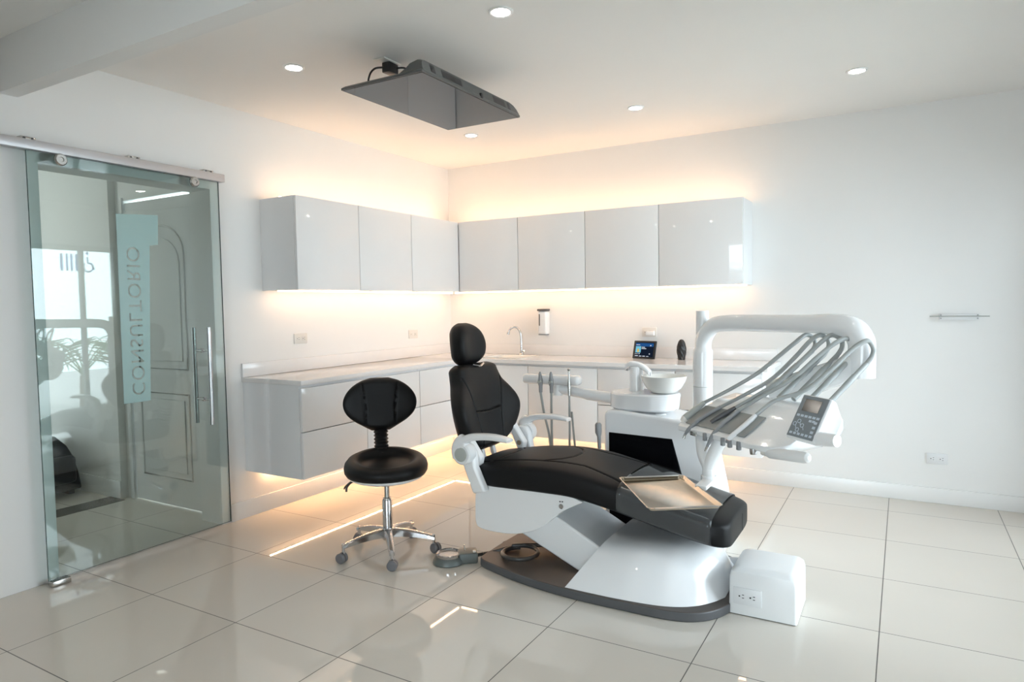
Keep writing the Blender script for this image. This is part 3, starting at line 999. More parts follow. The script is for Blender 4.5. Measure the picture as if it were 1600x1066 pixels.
def build_chair():
    t = thing('dental_chair', 'black and white reclining dental chair on a dark base plate', 'dental chair', (2.4, CY, 0.0))
    # base plate
    half = [(1.775, 0.0), (1.780, 0.20), (1.797, 0.262), (1.90, 0.305), (2.10, 0.362), (2.36, 0.398), (2.62, 0.402), (2.84, 0.392), (2.96, 0.335), (3.03, 0.22), (3.052, 0.08)]
    up = spline([(x, y, 0) for x, y in half], 5)
    pts = [(p.x, CY - p.y) for p in up] + [(p.x, CY + p.y) for p in reversed(up)]
    bm = prism(BM(), pts, 'z', 0.0, 0.042)
    bm.faces.ensure_lookup_table()
    for f in bm.faces:
        c = f.calc_center_median()
        if len(f.verts) > 4 and c.z > 0.02:
            f.material_index = 1
    obj('base_plate', bm, None, t, mats=[M['darkgrey'], M['basetop']], bevel=0.006)
    # white hump over the base
    rings = []
    nst = 46
    for i in range(nst + 1):
        f = i / nst
        x = 2.335 + (3.005 - 2.335) * (1 - (1 - f) ** 1.6)
        h, wb, wt = lerp_table([(2.335, 0.185, 0.385, 0.235), (2.45, 0.195, 0.388, 0.24), (2.60, 0.205, 0.386, 0.24), (2.76, 0.205, 0.370, 0.205), (2.85, 0.195, 0.340, 0.160), (2.92, 0.168, 0.290, 0.105), (2.975, 0.105, 0.215, 0.060), (3.005, 0.01, 0.15, 0.03)], x)
        ring = []
        for k in range(49):
            a = PI * k / 48
            c, s = spow(math.cos(a), 0.34), spow(math.sin(a), 0.36)
            hz = h * s
            w = wb + (wt - wb) * (hz / max(h, 0.001)) ** 0.9
            sh = 0.14 * (hz / 0.2) * clampf(1 - (x - 2.335) / 0.5)
            ring.append(V(x + sh, CY - w * c, 0.043 + hz))
        rings.append(ring)
    bm = BM()
    loft(bm, rings)
    obj('base_cover', bm, M['white'], t, ang=30)
    # lifting arm between the base and the seat
    poly = [(2.02, 0.300), (2.20, 0.300), (2.44, 0.178), (2.52, 0.06), (2.32, 0.046), (2.00, 0.185)]
    obj('lift_arm', prism(BM(), poly, 'y', -2.245, -1.865), M['lightgrey'] if False else M['whitesatin'], t, bevel=0.010, seg=3)
    # seat shell
    prof = spline([(1.800, 0.425, 0), (1.772, 0.385, 0), (1.766, 0.30, 0), (1.770, 0.225, 0), (1.800, 0.200, 0), (1.90, 0.193, 0), (2.02, 0.205, 0), (2.13, 0.245, 0), (2.22, 0.315, 0), (2.27, 0.355, 0), (2.375, 0.412, 0)], 6)
    poly = [(p.x, p.y) for p in prof] + [(2.30, 0.435), (2.0, 0.445)]
    obj('seat_shell', prism(BM(), poly, 'y', CY - 0.262, CY + 0.262), M['white'], t, bevel=0.022, seg=4)
    # little key switch on the shell
    bm = lathe(BM(), [(0.001, 0), (0.011, 0), (0.012, 0.004), (0.008, 0.008), (0.001, 0.008)], (2.262, CY - 0.2625, 0.378), 18, axis=(0, -1, 0))
    obj('key_switch', bm, M['steel'], t)
    bm = BM()
    box(bm, (2.252, CY - 0.2642, 0.398), (2.259, CY - 0.2618, 0.403))
    box(bm, (2.265, CY - 0.2642, 0.399), (2.272, CY - 0.2618, 0.404))
    obj('switch_mark', bm, M['slot'], t)
    # seat and legrest cushion, one long pad  (x, top, bottom, half width)
    tab = [(1.70, 0.512, 0.415, 0.245), (1.80, 0.528, 0.412, 0.272), (1.95, 0.552, 0.412, 0.278), (2.15, 0.566, 0.415, 0.280), (2.32, 0.555, 0.412, 0.278),
           (2.50, 0.520, 0.380, 0.268), (2.70, 0.470, 0.330, 0.252), (2.90, 0.420, 0.285, 0.242), (3.035, 0.390, 0.268, 0.236)]
    lines = [[(1.74, -0.185), (1.95, -0.19), (2.16, -0.185), (2.34, -0.155), (2.50, -0.185), (2.60, -0.22)],
             [(1.74, 0.185), (1.95, 0.19), (2.16, 0.185), (2.34, 0.155), (2.50, 0.185), (2.60, 0.22)],
             [(1.82, -0.18), (1.86, -0.10), (1.87, 0.0), (1.86, 0.10), (1.82, 0.18)],
             [(2.13, -0.185), (2.20, -0.13), (2.235, -0.06), (2.24, 0.0), (2.235, 0.06), (2.20, 0.13), (2.13, 0.185)]]
    X0, X1 = 1.70, 3.035
    rings = []
    NS, NR = 330, 260
    for i in range(NS + 1):
        f = i / NS
        x = X0 + (X1 - X0) * f
        tp, bt, w = lerp_table(tab, x)
        e0 = clampf((x - X0) / 0.035)
        e1 = clampf((X1 - x) / 0.075)
        e = math.sqrt(max(0.0, 1 - (1 - e0) ** 2)) * 1.0
        ee = math.sqrt(max(0.0, 1 - (1 - e1) ** 2))
        k_t = min(e * 0.6 + 0.4, 0.70 + 0.30 * ee ** 0.5)
        k_w = min(e * 0.06 + 0.94, 0.74 + 0.26 * ee)
        ct, ht = (tp + bt) / 2, (tp - bt) / 2
        ring = []
        for xx, zz in se_ring(NR, 5.0, 5.6):
            y, z = w * k_w * xx, ht * k_t * zz
            if zz > 0:
                z += 0.012 * (1 - (y / w) ** 2) * k_t
                z -= groove((x, y), lines, 0.005, 0.010)
            shear = 0.10 * clampf((1.95 - x) / 0.25) * (1 - (z + ht) / (2 * ht)) 
            ring.append(V(x + shear, CY + y, ct + z))
        rings.append(ring)
    bm = BM()
    loft(bm, rings)
    obj('seat_cushion', bm, M['leather'], t, ang=60)
    obj('foot_seam', box(BM(), (3.028, CY + 0.06, 0.285), (3.0372, CY + 0.064, 0.365), 0.001, 1), M['blackplastic'], t)
    # clear protective sheet wrapped over the foot end
    rings = []
    for i in range(25):
        x = 2.545 + (2.965 - 2.545) * i / 24
        tp, bt, w = lerp_table(tab, x)
        ct, ht = (tp + bt) / 2, (tp - bt) / 2 + 0.006
        ring = []
        for k in range(61):
            a = PI * (-0.06 + 1.12 * k / 60)
            y = (w + 0.006) * spow(math.cos(a), 0.40)
            z = ht * spow(math.sin(a), 0.36) + (0.012 * (1 - (y / (w + 0.006)) ** 2) if math.sin(a) > 0 else 0)
            ring.append(V(x, CY + y, ct + z))
        rings.append(ring)
    bm = BM()
    loft(bm, rings, (False, False), closed_ring=False)
    o = obj('foot_cover', bm, M['clearcover'], t, ang=60)
    o['label'] = 'clear plastic cover over the foot end'
    sd = o.modifiers.new('thick', 'SOLIDIFY')
    sd.thickness = 0.002
    sd.offset = 1
    # backrest
    mb = frame((1.662, CY, 0.552), (0, 1, 0), (-0.21, 0, 0.98))
    out = [(0.0, 0.10), (0.03, 0.170), (0.07, 0.226), (0.13, 0.272), (0.20, 0.296), (0.26, 0.286), (0.32, 0.252), (0.37, 0.214), (0.42, 0.196), (0.455, 0.184), (0.478, 0.15)]
    ls = []
    for sg in (-1, 1):
        ls.append([(sg * a, s) for a, s in ((0.10, 0.01), (0.108, 0.09), (0.118, 0.16), (0.130, 0.215), (0.150, 0.29), (0.172, 0.36), (0.185, 0.40))])
    ls.append([(-0.128, 0.215), (0.0, 0.205), (0.128, 0.215)])
    bm = pad(out, 0.128, mb, wing=0.062, lines=ls, ns=240, nr=300, p=3.2, edge=0.04, bulge=0.010)
    obj('backrest', bm, M['leather'], t, ang=60)
    # headrest
    mh = frame((1.548, CY, 1.012), (0, 1, 0), (-0.10, 0, 0.99))
    out = [(0.0, 0.06), (0.02, 0.090), (0.05, 0.113), (0.10, 0.125), (0.15, 0.119), (0.19, 0.099), (0.22, 0.070), (0.238, 0.035)]
    ls = []
    bm = pad(out, 0.115, mh, wing=0.20, lines=ls, ns=60, nr=80, p=3.2, edge=0.07, bulge=0.012)
    obj('headrest', bm, M['leather'], t, ang=60)
    bm = BM()
    tube(bm, spline([(1.63, CY - 0.055, 1.022), (1.645, CY, 1.012), (1.63, CY + 0.055, 1.022)], 6), 0.006, 8)
    o = obj('headrest_bracket', bm, M['chrome'], t)
    boxo('headrest_slide', (1.545, CY - 0.03, 0.95), (1.575, CY + 0.03, 1.09), M['blackplastic'], t, bev=0.004)
    # struts under the backrest
    for y in (-0.055, 0.055):
        bm = BM()
        box(bm, (-0.012, -0.014, 0), (0.012, 0.014, 0.20), 0.004, 2, Matrix.Translation((1.725, CY + y, 0.40)) @ Matrix.Rotation(math.radians(-16), 4, 'Y'))
        obj('backrest_strut', bm, M['whitesatin'], t)
    # arm brackets, hubs and the curved arms on both sides
    for sg in (-1, 1):
        yo = CY + sg * 0.335
        side = 'near' if sg < 0 else 'far'
        poly = [(1.700, 0.610), (1.725, 0.640), (1.775, 0.640), (1.800, 0.600), (1.806, 0.53), (1.865, 0.408), (1.790, 0.392), (1.745, 0.50)]
        bm = prism(BM(), poly, 'y', CY + sg * 0.268, CY + sg * 0.318)
        obj('arm_bracket', bm, M['white'], t, bevel=0.012, seg=3)
        bm = lathe(BM(), [(0.001, -0.02), (0.052, -0.02), (0.056, 0.0), (0.054, 0.035), (0.046, 0.042), (0.001, 0.042)], (1.752, CY + sg * 0.318, 0.598), 36, axis=(0, sg, 0))
        hub = obj('arm_hub', bm, M['white'], t)
        bm = lathe(BM(), [(0.001, 0), (0.036, 0), (0.036, 0.004), (0.030, 0.006), (0.001, 0.006)], (1.752, CY + sg * 0.3605, 0.598), 32, axis=(0, sg, 0))
        obj('hub_cap', bm, M['lightgrey'], hub)
        path = [(1.730, 0.575, 0.036), (1.727, 0.615, 0.040), (1.745, 0.655, 0.038), (1.790, 0.682, 0.032), (1.850, 0.693, 0.028), (1.93, 0.697, 0.025), (2.005, 0.690, 0.020), (2.025, 0.685, 0.012)]
        bm = BM()
        rings = []
        sp = spline([(p[0], p[1], p[2]) for p in path], 6)
        for i, p in enumerate(sp):
            q0, q1 = sp[max(i - 1, 0)], sp[min(i + 1, len(sp) - 1)]
            tx, tz = q1.x - q0.x, q1.y - q0.y
            ln = math.hypot(tx, tz) or 1
            nx, nz = -tz / ln, tx / ln
            th = p.z * 0.62 if i > 14 else p.z
            wd = 0.031 if i > 8 else 0.030
            rings.append([V(p.x + nx * th * spow(math.sin(a), 0.7), yo + wd * spow(math.cos(a), 0.7), p.y + nz * th * spow(math.sin(a), 0.7)) for a in [2 * PI * k / 24 for k in range(24)]])
        loft(bm, rings)
        obj('armrest', bm, M['white'], t, ang=50)
        # pivot plate from the backrest to the seat with a bronze screw cap
        poly = [(1.690, 0.660), (1.720, 0.672), (1.800, 0.560), (1.790, 0.520), (1.760, 0.510)]
        bm = prism(BM(), poly, 'y', CY + sg * 0.205, CY + sg * 0.255)
        pv = obj('backrest_hinge', bm, M['whitesatin'], t, bevel=0.008, seg=2)
        if sg > 0:
            bm = lathe(BM(), [(0.001, 0), (0.014, 0), (0.014, 0.004), (0.001, 0.004)], (1.768, CY + 0.2045, 0.556), 20, axis=(0, -1, 0))
            obj('screw_cap', bm, M['gold'], pv)
    return t


# ------------------------------------------------------------------ dental unit: cuspidor cabinet, column, arm, instrument head
A0 = V(2.839, -2.185, 0.80)
E1 = V(0.795, -0.606, 0)
E2 = V(0.606, 0.795, 0)


def HL(u, v, w):
    return A0 + E1 * u + E2 * v + V(0, 0, w)


HM = Matrix(((E1.x, E2.x, 0, A0.x), (E1.y, E2.y, 0, A0.y), (0, 0, 1, A0.z), (0, 0, 0, 1)))


def build_unit():
    t = thing('dental_unit', 'white dental unit with rinse bowl, column and instrument head beside the chair', 'dental unit', (2.5, -1.42, 0))
    # cabinet
    poly = [(2.190, 0.0), (2.190, 0.715), (2.215, 0.738), (2.30, 0.738), (2.70, 0.700), (2.735, 0.680), (2.815, 0.30), (2.86, 0.0)]
    obj('cabinet', prism(BM(), poly, 'y', -1.60, -1.26), M['white'], t, bevel=0.022, seg=4)
    pan = [(2.222, 0.02), (2.222, 0.612), (2.588, 0.603), (2.645, 0.40), (2.72, 0.02)]
    o = obj('front_panel', prism(BM(), pan, 'y', -1.606, -1.598), M['blackgloss'], t, bevel=0.002)
    o['label'] = 'glossy black front panel'
    # round-ended block carrying the bowl
    def stadium(x0, x1, y0, y1, z, n=8):
        r = (y1 - y0) / 2
        cy = (y0 + y1) / 2
        return [V(x1 - r + r * math.cos(a), cy + r * math.sin(a), z) for a in [-PI / 2 + PI * k / n for k in range(n + 1)]] + \
               [V(x0 + r + r * math.cos(a), cy + r * math.sin(a), z) for a in [PI / 2 + PI * k / n for k in range(n + 1)]]
    bm = BM()
    loft(bm, [stadium(2.19, 2.56, -1.56, -1.31, 0.735), stadium(2.175, 2.575, -1.575, -1.295, 0.745), stadium(2.175, 2.585, -1.575, -1.295, 0.822), stadium(2.185, 2.575, -1.565, -1.305, 0.832)])
    obj('bowl_support', bm, M['white'], t, ang=30)
    bm = lathe(BM(), [(0.001, 0.0), (0.055, 0.0), (0.075, 0.006), (0.100, 0.030), (0.122, 0.070), (0.130, 0.098), (0.124, 0.098), (0.112, 0.070), (0.09, 0.036), (0.03, 0.020), (0.001, 0.018)], (2.492, -1.44, 0.8325), 44)
    obj('rinse_bowl', bm, M['ceramic'], t, ang=40)
    # filler tower with two spouts
    bm = BM()
    rings = []
    for z, s in ((0.830, 1.0), (0.90, 0.95), (0.955, 0.92), (0.975, 0.85)):
        rings.append([V(2.315 + 0.036 * s * spow(math.cos(a), 0.6), -1.40 + 0.05 * s * spow(math.sin(a), 0.6), z) for a in [2 * PI * k / 28 for k in range(28)]])
    loft(bm, rings)
    tw = obj('filler_tower', bm, M['white'], t, ang=40)
    bm = BM()
    rings = []
    for i, p in enumerate(spline([(2.255, -1.41, 0.968, ), (2.285, -1.41, 0.990), (2.33, -1.41, 0.985), (2.375, -1.415, 0.965), (2.405, -1.42, 0.940)], 5)):
        rings.append([V(p.x, p.y + 0.026 * spow(math.cos(a), 0.7), p.z + 0.017 * spow(math.sin(a), 0.7)) for a in [2 * PI * k / 20 for k in range(20)]])
    loft(bm, rings)
    obj('spout_head', bm, M['white'], tw, ang=45)
    for (x, y, z) in ((2.402, -1.42, 0.924), (2.262, -1.412, 0.948)):
        bm = BM()
        cyl(bm, (x, y, z), (x, y, z + 0.02), 0.006, seg=12)
        obj('spout_nozzle', bm, M['midgrey'], tw)
    for x, y in ((2.50, -1.52), (2.645, -1.42)):
        obj('lid_disc', lathe(BM(), [(0.001, 0), (0.030, 0), (0.030, 0.004), (0.026, 0.006), (0.001, 0.006)], (x, y, 0.7195 if x < 2.55 else 0.7065), 28), M['whitesatin'], t)
    # assistant's arm and instrument bar
    bm = BM()
    tube(bm, spline([(2.22, -1.46, 0.785), (2.06, -1.47, 0.80), (1.93, -1.48, 0.818), (1.86, -1.485, 0.830)], 6), [0.034] * 8 + [0.030] * 11, 16)
    obj('assistant_arm', bm, M['white'], t)
    bm = BM()
    cyl(bm, (1.845, -1.49, 0.79), (1.845, -1.49, 0.868), 0.030, 0.024, seg=20)
    obj('arm_knuckle', bm, M['whitesatin'], t)
    obj('instrument_bar', box(BM(), (1.612, -1.535, 0.856), (2.0, -1.455, 0.915), 0.024, 4), M['white'], t)
    # column
    bm = BM()
    cyl(bm, (2.765, -1.652, 0.66), (2.765, -1.652, 1.30), 0.032, seg=28)
    obj('column_core', bm, M['whitesatin'], t)
    J = (3.52, -2.02)
    c0 = V(2.768, -1.655, 0)
    path = [c0 + V(0, 0, 0.685), c0 + V(0, 0, 0.80), c0 + V(0, 0, 0.95), c0 + V(0.0, 0, 1.08)]
    path2 = [c0 + V(0, 0, 1.08), c0 + V(0.01, -0.005, 1.16), c0 + V(0.06, -0.029, 1.222), c0 + V(0.15, -0.072, 1.238), c0 + V(0.30, -0.145, 1.240), c0 + V(0.50, -0.242, 1.240), c0 + V(0.64, -0.31, 1.240),
             c0 + V(0.715, -0.346, 1.222), c0 + V(0.748, -0.362, 1.175), c0 + V(0.752, -0.364, 1.12), c0 + V(0.752, -0.364, 1.02)]
    p = [V(*q) for q in path]
    full = spline(path[:-1] + path2, 7)
    rs = []
    for q in full:
        d = q.x - c0.x
        rs.append(0.050 if q.z < 1.1 and d < 0.1 else (0.041 + 0.012 * clampf((d - 0.55) / 0.2)))
    bm = BM()
    tube(bm, full, rs, 28)
    obj('overhead_arm', bm, M['white'], t, ang=60)
    obj('column_collar', lathe(BM(), [(0.048, 0), (0.0515, 0.001), (0.0515, 0.003), (0.048, 0.004)], (2.768, -1.655, 0.905), 32), M['lightgrey'], t)
    # balanced arm from the joint to the head
    bm = BM()
    rings = []
    for f in [i / 12 for i in range(13)]:
        q = V(3.52, -2.02, 1.075).lerp(HL(0.10, 0.40, 0.12), f)
        hh = 0.052 + 0.012 * f
        ww = 0.045 + 0.012 * f
        dirv = (HL(0.10, 0.40, 0.12) - V(3.52, -2.02, 1.07)).normalized()
        sd = dirv.cross(V(0, 0, 1)).normalized()
        un = sd.cross(dirv)
        rings.append([q + sd * ww * spow(math.cos(a), 0.6) + un * hh * spow(math.sin(a), 0.6) for a in [2 * PI * k / 28 for k in range(28)]])
    loft(bm, rings)
    obj('balanced_arm', bm, M['white'], t, ang=45)
    # instrument head: lofted across u, profile in v,w
    rings = []
    rows = [(-0.050, 0.72, 0.55), (-0.042, 0.90, 0.85), (-0.025, 1.0, 1.0), (0.10, 1.0, 1.0), (0.30, 1.0, 1.0), (0.42, 1.0, 1.0), (0.49, 0.98, 0.97), (0.535, 0.92, 0.9), (0.565, 0.82, 0.75), (0.58, 0.68, 0.52)]
    prof = [(-0.035, -0.030), (-0.036, -0.008), (-0.02, 0.000), (0.04, 0.032), (0.10, 0.074), (0.16, 0.108), (0.24, 0.128), (0.30, 0.122), (0.335, 0.095), (0.34, 0.05), (0.32, 0.01), (0.20, -0.035), (0.05, -0.045)]
    for u, sv, sw in rows:
        rings.append([HL(u + 0.07 * clampf(v / 0.3) * clampf(1 - u / 0.5), 0.14 + (v - 0.14) * sv, 0.035 + (w - 0.035) * sw) for v, w in prof])
    bm = BM()
    loft(bm, rings)
    hd = obj('instrument_head', bm, M['white'], t, ang=40, bevel=0.008, seg=3)
    # grey silicone mat on the slope
    sl = math.atan2(0.074 - 0.0, 0.12)
    mm = HM @ Matrix.Translation((0, -0.018, 0.0025)) @ Matrix.Rotation(sl, 4, 'X')
    obj('silicone_mat', box(BM(), (0.0, 0.004, 0.0), (0.375, 0.137, 0.004), 0.0018, 2, mm), M['mat'], t)
    # instrument rests along the front lip
    for u, m in ((0.163, 'midgrey'), (0.276, 'midgrey'), (0.318, 'midgrey'), (0.370, 'midgrey')):
        obj('hanger_slot', box(BM(), (u - 0.008, -0.046, -0.044), (u + 0.008, -0.030, -0.010), 0.003, 2, HM), M['midgrey'], t)
    obj('brand_plate', box(BM(), (0.066, -0.042, -0.036), (0.104, -0.034, -0.018), 0.002, 2, HM), M['steel'], t)
    bm = lathe(BM(), [(0.001, -0.012), (0.012, -0.012), (0.014, 0.0), (0.014, 0.010), (0.001, 0.010)], HL(0.442, -0.030, -0.035), 20)
    obj('air_gauge', bm, M['chrome'], t)
    # handle rod at the right underside
    bm = BM()
    cyl(bm, HL(0.475, -0.010, -0.030), HL(0.50, -0.010, -0.030), 0.017, seg=20)
    obj('handle_collar', bm, M['outlet'], t)
    bm = BM()
    tube(bm, [HL(0.50, -0.010, -0.030), HL(0.51, -0.010, -0.030), HL(0.675, -0.010, -0.014), HL(0.690, -0.010, -0.012), HL(0.697, -0.010, -0.011)], [0.017, 0.021, 0.021, 0.017, 0.008], 20)
    obj('handle_rod', bm, M['whitesatin'], t)
    # keypad box
    pl = [HL(0.585, 0.0, 0.056), HL(0.700, 0.0, 0.052), HL(0.738, 0.075, 0.186), HL(0.622, 0.075, 0.190)]     # BL BR TR TL of its face
    ex = (pl[1] - pl[0]).normalized()
    ey = (pl[3] - pl[0])
    kw, kh = (pl[1] - pl[0]).length, ey.length
    mk = frame(pl[0], ex, ey)
    bm = BM()
    def q2(a, b, c):
        return mk @ V(a, b, c)
    # local z of the frame points out of the face towards the dentist
    zf = 1.0 if (mk.to_3x3() @ V(0, 0, 1)).y < 0 else -1.0
    skx = (kh and (pl[3] - pl[0]).dot(ex) / kh) or 0.0
    body = [(-0.008, -0.010), (kw + 0.006, -0.010), (kw + 0.006, kh + 0.006), (-0.008, kh + 0.006)]
    loft(bm, [[q2(a, b, -0.002 * zf) for a, b in body], [q2(a, b, -0.030 * zf) for a, b in body], [q2(a + (0.02 if a > 0.05 else -0.0), b * 0.55 + 0.02, -0.075 * zf) for a, b in body]])
    kp = obj('keypad_box', bm, M['whitesatin'], t, bevel=0.007, seg=3)
    bm = box(BM(), (-0.002, -0.004, min(0, 0.0) - 0.0015), (kw + 0.001, kh + 0.001, 0.0015), 0.0008, 1, mk)
    fc = obj('keypad_face', bm, M['panel'], kp)
    zt = 0.0022 * zf
    def key(nm, a0, b0, a1, b1, m, h=0.0012):
        lo, hi = sorted((zt - h, zt + h))
        return obj(nm, box(BM(), (a0 * kw, b0 * kh, lo), (a1 * kw, b1 * kh, hi), 0, 1, mk), m, kp)
    key('display', 0.16, 0.62, 0.80, 0.92, M['lcd'])
    for i in range(6):
        key('button', 0.06 + i * 0.155, 0.475, 0.17 + i * 0.155, 0.53, M['keys'], 0.0006)
    for i in range(6):
        key('button', 0.06 + i * 0.155, 0.03, 0.16 + i * 0.155, 0.085, M['keys'], 0.0006)
    for i in range(3):
        key('button', 0.82, 0.13 + i * 0.115, 0.93, 0.19 + i * 0.115, M['keys'], 0.0006)
    for i in range(2):
        key('button', 0.60 + i * 0.13, 0.385, 0.70 + i * 0.13, 0.44, M['keys'], 0.0006)
    for (a, b) in ((0.12, 0.28), (0.25, 0.36), (0.42, 0.27), (0.30, 0.15)):
        bm = BM()
        tube(bm, [mk @ V(a * kw + 0.007 * math.cos(x), b * kh + 0.007 * math.sin(x), zt) for x in [2 * PI * k / 14 for k in range(14)]], 0.0013, 6, closed=True)
        obj('button', bm, M['keys'], kp)
        bm = BM()
        tube(bm, [mk @ V(a * kw + 0.006, b * kh - 0.005, zt), mk @ V(a * kw + 0.013, b * kh - 0.016, zt)], 0.0012, 6)
        obj('key_mark', bm, M['keys'], kp)
    bm = BM()
    cyl(bm, HL(0.70, 0.03, 0.055), HL(0.775, 0.035, 0.06), 0.026, 0.022, seg=20)
    obj('side_knob', bm, M['whitesatin'], t)
    # forked stem under the head that carries the tray
    for a in (HL(0.07, 0.02, -0.03), HL(0.20, 0.02, -0.03)):
        bm = BM()
        end = V(2.965, -2.335, 0.640)
        mid = a.lerp(end, 0.55) + (V(-0.01, 0, 0) if a.x < 2.95 else V(0.0, 0.0, 0.012))
        pts = spline([a, mid, end, V(2.966, -2.335, 0.575)], 6)
        tube(bm, pts, [0.030 - 0.006 * min(1, i / 10) for i in range(len(pts))], 18)
        obj('tray_stem', bm, M['whitesatin'], t)
    bm = BM()
    cyl(bm, V(2.966, -2.335, 0.578), V(2.966, -2.335, 0.615), 0.031, seg=24)
    obj('stem_collar', bm, M['white'], t)
    obj('tray_clamp', box(BM(), (2.945, -2.475, 0.586), (2.992, -2.33, 0.604), 0.004, 2), M['whitesatin'], t)
    # side holder with the big suction handle at the left of the cabinet
    return t


def build_tray():
    c = V(2.866, -2.590, 0.588)
    ex = V(0.570, -0.822, 0).normalized()      # long side
    ey = V(0.822, 0.570, 0).normalized()
    m = Matrix(((ex.x, ey.x, 0, c.x), (ex.y, ey.y, 0, c.y), (0, 0, 1, c.z), (0, 0, 0, 1)))
    t = thing('instrument_tray', 'empty stainless steel tray over the foot end of the chair', 'tray', c)
    L, W = 0.222, 0.138
    bm = BM()
    def rect(l, w, z, ch=0.0):
        return [m @ V(*p, z) for p in ((-l + ch, -w), (l - ch, -w), (l, -w + ch), (l, w - ch), (l - ch, w), (-l + ch, w), (-l, w - ch), (-l, -w + ch))]
    loft(bm, [rect(L - 0.012, W - 0.012, 0.0, 0.006), rect(L - 0.010, W - 0.010, 0.001, 0.006), rect(L, W, 0.014, 0.012), rect(L + 0.004, W + 0.004, 0.014, 0.012), rect(L + 0.004, W + 0.004, 0.0128, 0.012)], (True, False))
    o = obj('tray_pan', bm, M['tray'], t, ang=25)
    # turned-up lips on the short sides
    for s in (-1, 1):
        bm = box(BM(), (-L + 0.02 if s > 0 else -L + 0.02, s * (W + 0.001), 0.013), (L - 0.02, s * (W + 0.016) if s > 0 else s * (W + 0.016), 0.0155), 0, 1, m) if False else \
            box(BM(), (s * L - 0.002, -W + 0.02, 0.012), (s * L + 0.014, W - 0.02, 0.0145), 0, 1, m)
        obj('tray_lip', bm, M['steel'], t)


